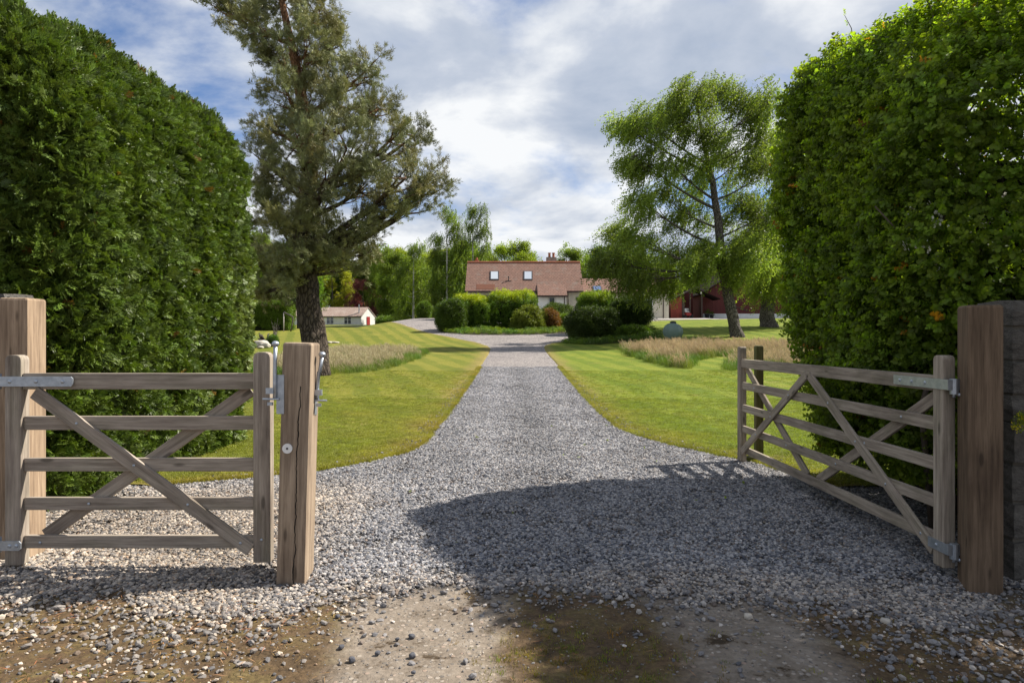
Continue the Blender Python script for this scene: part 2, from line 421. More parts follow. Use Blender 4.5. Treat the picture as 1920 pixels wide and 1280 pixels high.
def forecourt_mat():
    m, t, b, o = material('forecourt_ground')
    p = t.pos(); x, y, z = t.sep(p)
    n1 = t.noise(p, 1.6, 6, .62); n2 = t.noise(t.vmath('ADD', p, (3, 7, 0)), 5.5, 6, .65); n3 = t.noise(p, 45, 4, .6)
    wob = t.math('MULTIPLY', t.math('SUBTRACT', n1, .5), 1.1)
    # soil and dead moss
    soil = t.ramp(n2, [(.3, (.048, .034, .02)), (.48, (.095, .062, .033)), (.62, (.115, .085, .035)), (.78, (.16, .125, .08))])
    soil = t.mix(1.0, soil, t.ramp(n3, [(.3, .6), (.7, 1.25)]), 'MULTIPLY')
    # worn concrete with exposed stones, two wheel tracks
    v = t.node('ShaderNodeTexVoronoi', feature='F1'); t.put(v.inputs['Vector'], p); v.inputs['Scale'].default_value = 34
    cr = t.sep(v.outputs['Color'])[0]
    agg = t.math('MULTIPLY', t.math('SUBTRACT', 1.0, t.step(v.outputs['Distance'], .28, .42)), t.math('GREATER_THAN', cr, .3))
    conc = t.ramp(n2, [(.3, (.13, .105, .08)), (.55, (.205, .17, .135)), (.75, (.27, .235, .195))])
    conc = t.mix(1.0, conc, t.ramp(n3, [(.3, .78), (.7, 1.15)]), 'MULTIPLY')
    conc = t.mix(agg, conc, t.ramp(t.sep(v.outputs['Color'])[1], [(0, (.13, .115, .10)), (.4, (.23, .20, .17)), (.75, (.32, .28, .235)), (1, (.27, .2, .155))]))
    def track(c, w):
        dd = t.math('ABSOLUTE', t.math('SUBTRACT', t.math('ADD', x, t.math('MULTIPLY', wob, .45)), c))
        return t.math('SUBTRACT', 1.0, t.step(dd, w * .65, w * 1.25))
    tr = t.math('MAXIMUM', track(-.42, .38), track(1.08, .36))
    tr = t.math('MULTIPLY', tr, t.step(t.math('ADD', n2, t.math('ADD', t.math('MULTIPLY', n1, .3), t.math('MULTIPLY', n3, .25))), .60, .70))
    g = t.mix(tr, soil, conc)
    # gravel bed below the loose stones
    gr = t.ramp(n3, [(.3, (.055, .05, .045)), (.7, (.14, .13, .12))])
    edge = t.step(t.math('ADD', y, wob), 3.55, 3.95)
    g = t.mix(edge, g, gr)
    t.put(b.inputs['Base Color'], g); b.inputs['Roughness'].default_value = .9; b.inputs['Specular IOR Level'].default_value = .2
    h = t.math('ADD', t.math('MULTIPLY', n3, .5), t.math('ADD', t.math('MULTIPLY', agg, .25), t.math('MULTIPLY', n2, 1.2)))
    t.put(b.inputs['Normal'], t.bump(h, .6, .02))
    return m
MT['forecourt'] = forecourt_mat()

def lawn_mat(name, c1, c2, c3, dry, ang):
    m, t, b, o = material(name)
    p = t.pos(); x, y, z = t.sep(p)
    n1 = t.noise(p, .35, 5, .6); n2 = t.noise(p, 2.4, 6, .65); n3 = t.noise(t.scale(p, (1, 1, .2)), 38, 5, .7); n4 = t.noise(p, 9.0, 4, .6)
    f = t.math('ADD', t.math('MULTIPLY', n1, .5), t.math('ADD', t.math('MULTIPLY', n2, .3), t.math('MULTIPLY', n4, .2)))
    colr = t.ramp(f, [(.36, c1), (.5, c2), (.64, c3)])
    sx = t.math('ADD', t.math('MULTIPLY', x, math.cos(ang)), t.math('MULTIPLY', y, math.sin(ang)))
    sx = t.math('ADD', sx, t.math('MULTIPLY', n1, 1.1))
    st = t.step(t.math('SINE', t.math('MULTIPLY', sx, 5.2)), -.3, .3)
    colr = t.mix(1.0, colr, t.mix(st, (.72, .79, .7), (.98, .95, .98)), 'MULTIPLY')
    e = t.attr('edge', out='Fac')
    em = t.math('SUBTRACT', 1.0, t.step(t.math('ADD', e, t.math('MULTIPLY', t.math('SUBTRACT', n2, .5), 1.6)), .0, .75))
    colr = t.mix(t.math('MULTIPLY', em, .7), colr, dry)
    dp = t.step(t.noise(t.vmath('ADD', p, (11, 5, 0)), .8, 5, .65), .56, .72)
    colr = t.mix(t.math('MULTIPLY', dp, .45), colr, dry)
    colr = t.mix(1.0, colr, t.ramp(n3, [(.28, (.55, .6, .5)), (.5, (1, 1, 1)), (.75, (1.3, 1.25, 1.2))]), 'MULTIPLY')
    t.put(b.inputs['Base Color'], colr); b.inputs['Roughness'].default_value = .9; b.inputs['Specular IOR Level'].default_value = .12
    t.put(b.inputs['Normal'], t.bump(t.math('ADD', n3, t.math('MULTIPLY', n4, .8)), .7, .03))
    return m
MT['lawn_l'] = lawn_mat('lawn_turf_yellowed', (.105, .125, .018), (.165, .172, .025), (.21, .20, .037), (.23, .17, .065), .30)
MT['lawn_r'] = lawn_mat('lawn_turf_green', (.10, .14, .016), (.15, .19, .021), (.195, .215, .03), (.23, .17, .062), .12)
MT['wood_floor'] = plain('woodland_floor', (.05, .07, .02), 1.0, (.03, .04, .012), 1.5, .5)

MT['grass'] = leaf_mat('grass_blade', (.205, .235, .032), .4, .6, .3)
MT['meadow_g'] = leaf_mat('long_grass_green', (.13, .18, .03), .35, .6, .3)
MT['meadow_s'] = leaf_mat('grass_seed_head', (.40, .345, .24), .3, .8, .2, .1, tcol=(1.1, 1, .8))
MT['conifer'] = leaf_mat('conifer_scale_leaf', (.10, .15, .024), .22, .45, .4)
MT['haw'] = leaf_mat('hawthorn_leaf', (.145, .21, .026), .58, .5, .5, .25, tcol=(1.7, 1.8, .45))
MT['needle'] = leaf_mat('pine_needle', (.185, .195, .095), .12, .5, .35, .3, tcol=(1, 1, .7))
MT['birchleaf'] = leaf_mat('birch_leaf', (.18, .23, .044), .55, .45, .4, .3, tcol=(1.35, 1.4, .6))
MT['treeleaf'] = leaf_mat('tree_leaf', (.20, .245, .042), .5, .5, .35, .3)
MT['shrubleaf'] = leaf_mat('shrub_leaf', (.14, .19, .026), .35, .45, .35, .3)
MT['dead'] = leaf_mat('dead_needle', (.34, .17, .07), .1, .8, .3, .1, tcol=(1, 1, 1))
MT['blossom'] = leaf_mat('white_blossom', (.75, .75, .68), .3, .7, .1, .2, tcol=(1, 1, 1))

# ------------------------------------------------------------------ small shapes that foliage is made of
def leaf_mesh(name, parts, m):
    V, Fc = [], []
    for v, f in parts:
        o = len(V); V += [tuple(p) for p in v]; Fc += [tuple(i + o for i in q) for q in f]
    me = mesh_from(name, V, Fc); me.materials.append(m)
    return me
def diamond(base, d, side, l, w, bend=0.0, nrm=None):
    """a leaf of 4 points"""
    b = np.array(base, float); d = np.array(d, float); d /= np.linalg.norm(d); s = np.array(side, float)
    s -= d * s.dot(d); s /= max(np.linalg.norm(s), 1e-6); nz = np.cross(d, s)
    return [b, b + d * l * .5 + s * w * .5 + nz * bend, b + d * l, b + d * l * .5 - s * w * .5 + nz * bend], [(0, 1, 2, 3)]

rs = np.random.default_rng(3)
def conifer_spray():
    ps = []
    L = .17
    ps.append(diamond((0, 0, 0), (0, 1, 0), (1, 0, 0), L, .009))
    for i in range(7):
        y = L * (.1 + .12 * i); s = 1 if i % 2 else -1
        for s in (1, -1):
            l = (L - y) * .62 * rs.uniform(.75, 1.15) + .02
            a = R(rs.uniform(32, 48)); d = np.array((s * math.sin(a), math.cos(a), rs.uniform(-.2, .25)))
            ps.append(diamond((0, y, 0), d, (0, .2, 1) if rs.random() < .25 else (1, -s * .5, rs.uniform(-.5, .5)), l, .015))
            if l > .05:
                mid = np.array((0, y, 0)) + d * l * .45
                ps.append(diamond(mid, d + np.array((s * -.7, .5, .1)), (1, .2, .3), l * .55, .012))
    return leaf_mesh('conifer_spray', ps, MT['conifer'])
gn_group('conifer', [conifer_spray() for _ in range(4)])

def lobed(base, d, nz, l):
    d = np.array(d) / np.linalg.norm(d); s = np.cross(d, nz); s /= np.linalg.norm(s); n = np.cross(s, d)
    pr = [(0, 0), (.28, .10), (.22, .40), (.48, .28), (.55, .55), (.72, .30), (.82, .34), (1.0, 0)]
    V = [np.array(base) + d * l * a + s * l * w + n * l * (.22 * abs(w) - .12 * a * a) for a, w in pr]
    V += [np.array(base) + d * l * a - s * l * w + n * l * (.22 * abs(w) - .12 * a * a) for a, w in pr[1:-1]]
    return V, [(0, 1, 2, 3), (0, 3, 4, 5), (0, 5, 6, 7), (0, 9, 8), (0, 10, 9), (0, 12, 11, 10), (0, 7, 13, 12)]
def haw_sprig():
    ps = []
    for i in range(9):
        a = i * 2.4 + rs.uniform(-.3, .3); y = .012 * i
        d = np.array((math.cos(a), .75 + rs.uniform(-.4, .5), math.sin(a)))
        ps.append(lobed((0, y, 0), d, np.array((math.cos(a) * -.3 + rs.uniform(-.3, .3), 1, math.sin(a) * -.3 + .4)), rs.uniform(.026, .042)))
    return leaf_mesh('hawthorn_sprig', ps, MT['haw'])
gn_group('haw', [haw_sprig() for _ in range(5)])
def blossom_sprig():
    ps = []
    for i in range(9):
        c = rs.normal(size=3) * .03; d = rs.normal(size=3)
        for k in range(5):
            a = k * 1.2566; ps.append(diamond(c, (math.cos(a), .25, math.sin(a)), (math.sin(a), .1, -math.cos(a)), .013, .012))
    return leaf_mesh('blossom', ps, MT['blossom'])
gn_group('blossom', [blossom_sprig() for _ in range(2)])

def pine_tuft():
    ps = []
    for i in range(34):
        y = rs.uniform(0, .16); a = rs.uniform(0, 6.28); k = rs.uniform(.35, .95)
        d = np.array((math.cos(a) * k, 1 - .35 * k, math.sin(a) * k))
        ps.append(diamond((0, y, 0), d, rs.normal(size=3), rs.uniform(.08, .125), .0105))
    return leaf_mesh('pine_tuft', ps, MT['needle'])
gn_group('pine', [pine_tuft() for _ in range(4)])

def birch_strand():
    ps = []; L = .95
    for i in range(20):
        y = L * (i + .5) / 20; x = rs.normal() * .035 * (1 + y); z = rs.normal() * .035 * (1 + y)
        d = np.array((rs.normal() * .7, .9, rs.normal() * .7))
        ps.append(diamond((x, y, z), d, rs.normal(size=3), rs.uniform(.09, .15), rs.uniform(.06, .09), .006))
    return leaf_mesh('birch_strand', ps, MT['birchleaf'])
gn_group('birch', [birch_strand() for _ in range(4)])

def ball_clump(nm, n, rad, ll, mt):
    ps = []
    for i in range(n):
        c = rs.normal(size=3); c = c / np.linalg.norm(c) * rad * rs.random() ** .5
        d = c / rad + rs.normal(size=3) * .7
        ps.append(diamond(c, d, rs.normal(size=3), ll * rs.uniform(.7, 1.3), ll * rs.uniform(.45, .7), ll * .06))
    return leaf_mesh(nm, ps, mt)
gn_group('tree', [ball_clump('leaf_clump', 30, .42, .2, MT['treeleaf']) for _ in range(4)])
gn_group('shrub', [ball_clump('shrub_clump', 26, .16, .075, MT['shrubleaf']) for _ in range(4)])

def grass_tuft(n, h, w, spread, mt):
    V, Fc = [], []
    for i in range(n):
        a = rs.uniform(0, 6.28); x, y = rs.normal(size=2) * spread; hh = h * rs.uniform(.5, 1.2); le = rs.uniform(.1, .8) * hh
        c, s = math.cos(a), math.sin(a); px, py = -s * w, c * w; k = len(V)
        V += [(x - px, y - py, 0), (x + px, y + py, 0), (x + c * le * .35 + px * .7, y + s * le * .35 + py * .7, hh * .6),
              (x + c * le * .35 - px * .7, y + s * le * .35 - py * .7, hh * .6), (x + c * le, y + s * le, hh)]
        Fc += [(k, k + 1, k + 2, k + 3), (k + 3, k + 2, k + 4)]
    me = mesh_from('grass_tuft', V, Fc); me.materials.append(mt); return me
gn_group('grass', [grass_tuft(26, .034, .0026, .034, MT['grass']) for _ in range(4)])
gn_group('meadow', [grass_tuft(34, .36, .005, .09, MT['meadow_g']) for _ in range(3)])
def seed_tuft():
    ps = []
    for i in range(12):
        x, y = rs.normal(size=2) * .11; h = rs.uniform(.36, .58); lx, ly = rs.normal(size=2) * .05 + np.array((-.07, .0))
        d = np.array((lx, ly, h)); top = np.array((x, y, 0)) + d
        ps.append(diamond((x, y, 0), d, rs.normal(size=3), h, .004))
        for k in range(5):
            ps.append(diamond(top - d * .07 * k, d + rs.normal(size=3) * .14 * h, rs.normal(size=3), .07, .016))
    return leaf_mesh('seed_heads', ps, MT['meadow_s'])
gn_group('seed', [seed_tuft() for _ in range(3)])
def litter():
    ps = []
    for i in range(7):
        c = np.array((*(rs.normal(size=2) * .06), rs.uniform(.002, .008))); a = rs.uniform(0, 6.28)
        ps.append(diamond(c, (math.cos(a), math.sin(a), rs.uniform(-.05, .08)), (-math.sin(a), math.cos(a), .2), rs.uniform(.02, .06), .0028))
    return leaf_mesh('litter', ps, MT['dead'])
gn_group('litter', [litter() for _ in range(3)])

# pebble clumps
PCOL = np.array([(.10, .105, .12), (.15, .155, .17), (.21, .21, .22), (.27, .265, .265), (.34, .325, .31), (.44, .42, .395), (.56, .53, .5), (.36, .28, .225), (.40, .335, .26), (.18, .15, .13)])
PWT = np.array([1.0, 1.4, 1.8, 1.8, 1.6, 1.2, .6, .4, .5, .5]); PWT /= PWT.sum()
_ico = bmesh.new(); bmesh.ops.create_icosphere(_ico, subdivisions=1, radius=1.0)
IV = np.array([v.co[:] for v in _ico.verts]); IF = [tuple(v.index for v in f.verts) for f in _ico.faces]; _ico.free()
def pebble_clump(n, spread, smin, smax, flat=.62):
    V, Fc, C = [], [], []
    for i in range(n):
        s = rs.uniform(smin, smax) * .5; q = IV * (1 + rs.uniform(-.25, .25, (len(IV), 1))) * np.array((s * rs.uniform(.95, 1.5), s, s * rs.uniform(flat * .75, flat * 1.25)))
        a, b_ = rs.uniform(0, 6.28), rs.normal() * .45
        Rm = np.array(Matrix.Rotation(a, 3, 'Z') @ Matrix.Rotation(b_, 3, 'X'))
        c = np.array((*rs.uniform(-spread, spread, 2), s * rs.uniform(.15, .8)))
        o = len(V); V += [tuple(p) for p in (q @ Rm.T + c)]; Fc += [tuple(k + o for k in f) for f in IF]
        cc = PCOL[rs.choice(len(PCOL), p=PWT)] * rs.uniform(.85, 1.15); C += [tuple(cc)] * len(IV)
    me = mesh_from('pebbles', V, Fc); me.materials.append(MT['pebble'])
    a = me.color_attributes.new('pc', 'FLOAT_COLOR', 'POINT'); a.data.foreach_set('color', np.array([(*c, 1) for c in C], np.float32).ravel())
    return me
gn_group('pebble', [pebble_clump(24, .066, .012, .029) for _ in range(7)])
gn_group('loose', [pebble_clump(1, .0, .012, .034) for _ in range(12)])

# ------------------------------------------------------------------ ground, drive, lawns
LP = np.array([(6.3, -3.35), (6.55, -2.95), (7.0, -2.1), (7.5, -1.6), (8.1, -1.28), (9.0, -1.18), (11, -1.2), (20, -1.22), (36, -1.2), (41, -1.28), (43.5, -1.55), (47.5, -2.6), (51, -4.4), (55.5, -6.9), (62, -9.4), (68, -11.6), (76, -14.5), (80, -16)])
RP = np.array([(6.3, 3.0), (7.6, 2.75), (8.1, 2.4), (8.75, 2.05), (9.5, 1.8), (10.6, 1.67), (15, 1.68), (23, 1.78), (38, 1.85), (43, 2.0), (46, 2.7), (50, 4.6), (55, 7.4), (60, 11), (66, 16), (71, 24), (80, 34)])
def Le(y): return np.interp(y, LP[:, 0], LP[:, 1])
def Re(y): return np.interp(y, RP[:, 0], RP[:, 1])
def rows(y0, y1):
    ys = [y0]
    while ys[-1] < y1: ys.append(ys[-1] + max(.12, ys[-1] * .018))
    ys[-1] = y1; return np.array(ys)
def grid_mesh(name, X, Y, Z, m, extra=None):
    nr, nc = X.shape
    V = np.stack([X, Y, Z], -1).reshape(-1, 3)
    i = np.arange(nr - 1)[:, None] * nc + np.arange(nc - 1)[None, :]
    Fc = np.stack([i, i + 1, i + nc + 1, i + nc], -1).reshape(-1, 4)
    me = mesh_from(name, V, Fc)
    if extra is not None: setattr_f(me, 'edge', extra.ravel())
    return link(name, me, m, smoothsh=True)
ys = rows(6.3, 80)
tt = np.array([0, .03, .06, .12, .25, .5, 1, 1.6, 2.4, 3.4, 4.6, 6, 7.6, 9.4, 11.5, 14, 17, 21, 27, 36, 50, 75, 120])
def lawn(name, edgef, sgn, m):
    wob = .05 * np.sin(ys * 5.3 + sgn) * np.sin(ys * 2.1) + .03 * np.sin(ys * 13 + sgn) * np.sin(ys * 3.7)
    Xe = edgef(ys)
    X = Xe[:, None] + sgn * tt[None, :] + (wob[:, None] if True else 0) * (tt[None, :] < .3) * (tt[None, :] > 0); Y = np.repeat(ys[:, None], len(tt), 1)
    lip = np.interp(tt, [0, .03, .06, .12, 1], [-.015, .008, .018, .024, .024])[None, :]
    o = grid_mesh(name, X if sgn > 0 else X[:, ::-1], Y, (zt(X, Y) + lip) if sgn > 0 else (zt(X, Y) + lip)[:, ::-1], m, np.repeat(tt[None, :], len(ys), 0) if sgn > 0 else np.repeat(tt[None, ::-1], len(ys), 0))
    return tag(o, kind='structure')
lawn('lawn_left', Le, -1, MT['lawn_l']); lawn('lawn_right', Re, 1, MT['lawn_r'])
u = np.linspace(0, 1, 40)
Xd = Le(ys)[:, None] * (1 - u) + Re(ys)[:, None] * u; Yd = np.repeat(ys[:, None], 40, 1)
tag(grid_mesh('gravel_drive', Xd, Yd, zt(Xd, Yd) - .0, MT['drive']), kind='structure')
yf = np.concatenate([np.linspace(-12, 2, 15), np.linspace(2.1, 6.3, 60), [6.32, 6.6, 7.0, 7.6]]); xf = np.concatenate([np.linspace(-40, -4.2, 12), np.linspace(-4, 5, 120), np.linspace(5.3, 40, 12)])
Xf, Yf = np.meshgrid(xf, yf)
rel = .018 * np.sin(Xf * 4.1 + Yf) * np.sin(Yf * 5.2 - Xf * .7) * (1 - smooth(5.6, 6.3, Yf))
rel += .02 * np.sin(Xf * 2.1) * np.exp(-((Yf - 3.8) / .35) ** 2)
def zf(x, y):
    return zt(x, y) + .018 * np.sin(x * 4.1 + y) * np.sin(y * 5.2 - x * .7) * (1 - smooth(5.6, 6.3, y)) + .02 * np.sin(x * 2.1) * np.exp(-((y - 3.8) / .35) ** 2)
tag(grid_mesh('forecourt_ground', Xf, Yf, zf(Xf, Yf) - .07 * smooth(6.30, 6.33, Yf), MT['forecourt']), kind='structure')
yb = np.concatenate([np.linspace(80, 140, 20), np.linspace(150, 600, 12)]); xb = np.linspace(-420, 420, 80)
Xb, Yb = np.meshgrid(xb, yb); tag(grid_mesh('woodland_ground', Xb, Yb, zt(Xb, Yb), MT['wood_floor']), kind='structure')
Xb, Yb = np.meshgrid(np.linspace(-90, -12.5, 40), np.linspace(79.5, 121, 30)); tag(grid_mesh('lawn_back', Xb, Yb, zt(Xb, Yb) + .035, MT['lawn_l'], np.full(Xb.shape, 9.0)), kind='structure')
for sx, nm in ((-1, 'left'), (1, 'right')):
    xs = sx * np.linspace(100, 420, 30); yy = np.linspace(-12, 82, 30); Xs, Ys = np.meshgrid(np.sort(xs), yy)
    tag(grid_mesh('field_' + nm, Xs, Ys, zt(Xs, Ys) - .05, MT['wood_floor']), kind='structure')

# gravel: clumps of pebbles on the near drive
def inside_drive(x, y): return np.where(y < 6.3, (x > -6) & (x < 6), (x > Le(y) + .02) & (x < Re(y) - .02))
def gravel_edge(x):   # front edge of the deep gravel
    return 3.72 + .16 * np.sin(x * 2.3 + 1.0) + .10 * np.sin(x * 5.1) + .05 * np.sin(x * 11.7) - .22 * np.exp(-((x - 2.0) / .7) ** 2) + .10 * np.exp(-((x + .45) / .35) ** 2) - .25 * np.exp(-((x - .45) / .4) ** 2) - .35 * np.exp(-((x + 2.3) / .9) ** 2)
pts = []
for y0, y1, dens in ((3.0, 6.3, 440), (6.3, 10, 370), (10, 16, 260), (16, 26, 170)):
    x0, x1 = (-3.6, 3.4) if y0 < 6.3 else (-3.4, 3.0)
    n = int((x1 - x0) * (y1 - y0) * dens); x = RNG.uniform(x0, x1, n); y = RNG.uniform(y0, y1, n)
    k = inside_drive(x, y) & (y > gravel_edge(x) + RNG.normal(size=n) * .05)
    pts.append(np.stack([x[k], y[k]], 1))
pts = np.concatenate(pts)
pz = np.where(pts[:, 1] < 6.3, zf(pts[:, 0], pts[:, 1]), zt(pts[:, 0], pts[:, 1]))
n = len(pts)
far = smooth(9, 22, pts[:, 1])
P = np.stack([pts[:, 0], pts[:, 1], pz + RNG.uniform(-.004, .006, n)], 1)
warm = smooth(-.9, -1.7, P[:, 0]) * (1 - smooth(5.5, 7, P[:, 1]))      # paler tan stones left of the latch post
warm = np.maximum(warm, .6 * (1 - smooth(3.75, 4.15, P[:, 1])))
tint = np.stack([.94 + .36 * warm, .955 + .21 * warm, 1.01 - .0 * warm], 1) * (RNG.uniform(.88, 1.12, n) * (1 + .12 * lump(P, 1.6, 2)))[:, None]
trk = np.maximum(np.exp(-((P[:, 0] + .38) / .28) ** 2), np.exp(-((P[:, 0] - 1.0) / .28) ** 2)) * smooth(5.5, 8, P[:, 1])
ctr = np.exp(-((P[:, 0] - .3) / .22) ** 2) * smooth(5, 8, P[:, 1])
tint *= .86 * ((1.0 + .12 * far) * (1 + .16 * trk - .14 * ctr))[:, None]
scatter('gravel', 'pebble', P, np.stack([np.zeros(n), np.zeros(n), RNG.uniform(0, 6.28, n)], 1), .86 * RNG.uniform(.85, 1.15, n) * (1 + .2 * far), tint)
tag(bpy.data.objects['gravel'], 'loose grey and tan gravel covering the drive by the gates', 'gravel')
# thinner scatter of single stones in front of the gravel
n = 26000; x = RNG.uniform(-3.3, 3.3, n); y = RNG.uniform(2.2, 4.1, n)
dist = gravel_edge(x) - y
pr = np.exp(-np.maximum(dist, 0) / .28) * .9
trk = np.maximum(np.exp(-((x + .42) / .3) ** 2), np.exp(-((x - 1.08) / .28) ** 2))
pr *= 1 - .93 * trk
pr += .33 * smooth(-.8, -1.3, x) * (np.sin(x * 3.3 + y * 2) * np.sin(y * 4.1 - x) * .5 + .6) + .25 * smooth(1.3, 1.8, x)
pr *= 1 - .85 * np.exp(-((x - .35) / .42) ** 2) * (y < 3.4)
k = (RNG.random(n) < pr) & (dist > -.1); x, y = x[k], y[k]; n = len(x)
P = np.stack([x, y, zf(x, y)], 1); wm = (x < -.7) * 1.0
tint = np.stack([1.15 + .2 * wm, 1.1 + .12 * wm, 1.06 + .0 * wm], 1) * RNG.uniform(.8, 1.2, n)[:, None]
tag(scatter('scattered_stones', 'loose', P, np.stack([RNG.normal(size=n) * .2, RNG.normal(size=n) * .2, RNG.uniform(0, 6.28, n)], 1), RNG.uniform(.35, 1.1, n) ** 1.2, tint * .8),
    'small stones strewn over the soil in front of the gravel', 'stones')
# grit: the smallest stones, pressed into soil and concrete alike
n = 17000; x = RNG.uniform(-3.1, 3.1, n); y = RNG.uniform(2.3, 4.0, n); k = RNG.random(n) < .35 + .5 * np.exp(-np.maximum(gravel_edge(x) - y, 0) / .4); x, y = x[k], y[k]; n = len(x)
tag(scatter('grit', 'loose', np.stack([x, y, zf(x, y) - .0025], 1), np.stack([RNG.normal(size=n) * .2, RNG.normal(size=n) * .2, RNG.uniform(0, 6.28, n)], 1), RNG.uniform(.16, .42, n), np.array((1.0, .92, .82)) * RNG.uniform(.55, 1.05, (n, 1))),
    'fine grit pressed into the soil and the worn tracks', 'grit')
# dead needles and moss
n = 900; x = RNG.uniform(-3.2, 3.2, n); y = RNG.uniform(2.2, 3.9, n)
k = RNG.random(n) < (.9 * smooth(-.6, -1.2, x) + .22 * np.exp(-((x - .4) / .5) ** 2) + .15 * smooth(1.3, 2, x)); x, y = x[k], y[k]; n = len(x)
tag(scatter('dead_needles', 'litter', np.stack([x, y, zf(x, y) + .004], 1), np.stack([np.zeros(n), np.zeros(n), RNG.uniform(0, 6.28, n)], 1), RNG.uniform(.6, 1.3, n),
            np.stack([np.ones(n), RNG.uniform(.8, 1.4, n), RNG.uniform(.8, 1.6, n)], 1)), 'fallen brown needles and twigs on the verge soil', 'needles')
n = 5200; x = RNG.uniform(-3.3, 2.6, n); y = RNG.uniform(2.1, 3.6, n)
gm = np.exp(-((x - .33) / .36) ** 2) * (1 - smooth(3.0, 3.45, y)) + .35 * smooth(-1.2, -1.8, x) * (1 - smooth(2.6, 2.85, y)) + .35 * np.exp(-((x - 1.75) / .3) ** 2) * (1 - smooth(2.7, 3.1, y))
gm *= (.35 + .65 * (lump(np.stack([x, y, 0 * x], 1), 4, 5) > -.1))
k = RNG.random(n) < gm; x, y = x[k], y[k]; n = len(x)
tag(scatter('verge_grass', 'grass', np.stack([x, y, zf(x, y) - .004], 1), np.stack([np.zeros(n), np.zeros(n), RNG.uniform(0, 6.28, n)], 1), RNG.uniform(.3, .7, n),
            np.stack([RNG.uniform(.6, 1.1, n), RNG.uniform(.5, .85, n), RNG.uniform(.6, 1.0, n)], 1)), 'thin mossy grass between the worn wheel tracks', 'grass')
# stones kicked on to the turf, a few fallen leaves on the gravel
y = RNG.uniform(6.6, 20, 900); sg = RNG.choice((-1, 1), 900); x = np.where(sg < 0, Le(y), Re(y)) + sg * np.abs(RNG.normal(size=900)) * .10; z = zt(x, y) + .03
tag(scatter('stray_stones', 'loose', np.stack([x, y, z], 1), RNG.uniform(0, 6, (900, 3)), RNG.uniform(.5, 1.0, 900), np.ones((900, 3)) * RNG.uniform(.8, 1.2, (900, 1))), 'gravel stones kicked on to the edges of the turf', 'stones')
y = RNG.uniform(3.9, 11, 18); x = RNG.uniform(-1.0, 2.4, 18)
tag(scatter('fallen_leaves', 'haw', np.stack([x, y, np.where(y < 6.3, zf(x, y), zt(x, y)) + .022], 1), RNG.uniform(0, 6, (18, 3)), RNG.uniform(.25, .45, 18), np.array((1.3, 1.1, .7)) * RNG.uniform(.7, 1.2, (18, 1))), 'few fallen green leaves lying on the gravel', 'leaves')
# mown turf blades near the gates, edges first
pl = []
for sgn, ef in ((-1, Le), (1, Re)):
    for y0, y1, dens, xm in ((6.35, 10, 640, 5.5), (10, 15, 420, 6.5), (15, 24, 150, 8)):
        n = int((y1 - y0) * xm * dens); y = RNG.uniform(y0, y1, n); tq = xm * RNG.random(n) ** 1.15; x = ef(y) + sgn * (tq + .01)
        k = np.abs(x / y) < .72; pl.append(np.stack([x[k], y[k], tq[k], np.full(k.sum(), sgn)], 1))
    y = RNG.uniform(6.4, 26, 5200) ** 1.0; tq = RNG.normal(size=5200) * .03 + .015; x = ef(y) + sgn * tq; pl.append(np.stack([x, y, np.abs(tq), np.full(5200, sgn)], 1))
pl = np.concatenate(pl); n = len(pl); zg = zt(pl[:, 0], pl[:, 1]) + .012
lmp = lump(np.stack([pl[:, 0], pl[:, 1], 0 * pl[:, 0]], 1), 1.3, 4)
dry = np.clip(.55 * np.exp(-pl[:, 2] / .35) + .28 * lmp, 0, 1) + (pl[:, 3] < 0) * .18
tint = np.stack([.95 + .55 * dry, 1.0 + .05 * dry, .9 + .7 * dry], 1) * (RNG.uniform(.55, 1.35, n) * (1 + .16 * lump(pl[:, :3] * np.array((1, 1, 0)), 5.0, 6)))[:, None]
tag(scatter('lawn_grass', 'grass', np.stack([pl[:, 0], pl[:, 1], zg], 1), np.stack([np.zeros(n), np.zeros(n), RNG.uniform(0, 6.28, n)], 1), RNG.uniform(.6, 1.05, n), tint),
    'short mown grass blades along both sides of the drive', 'grass')

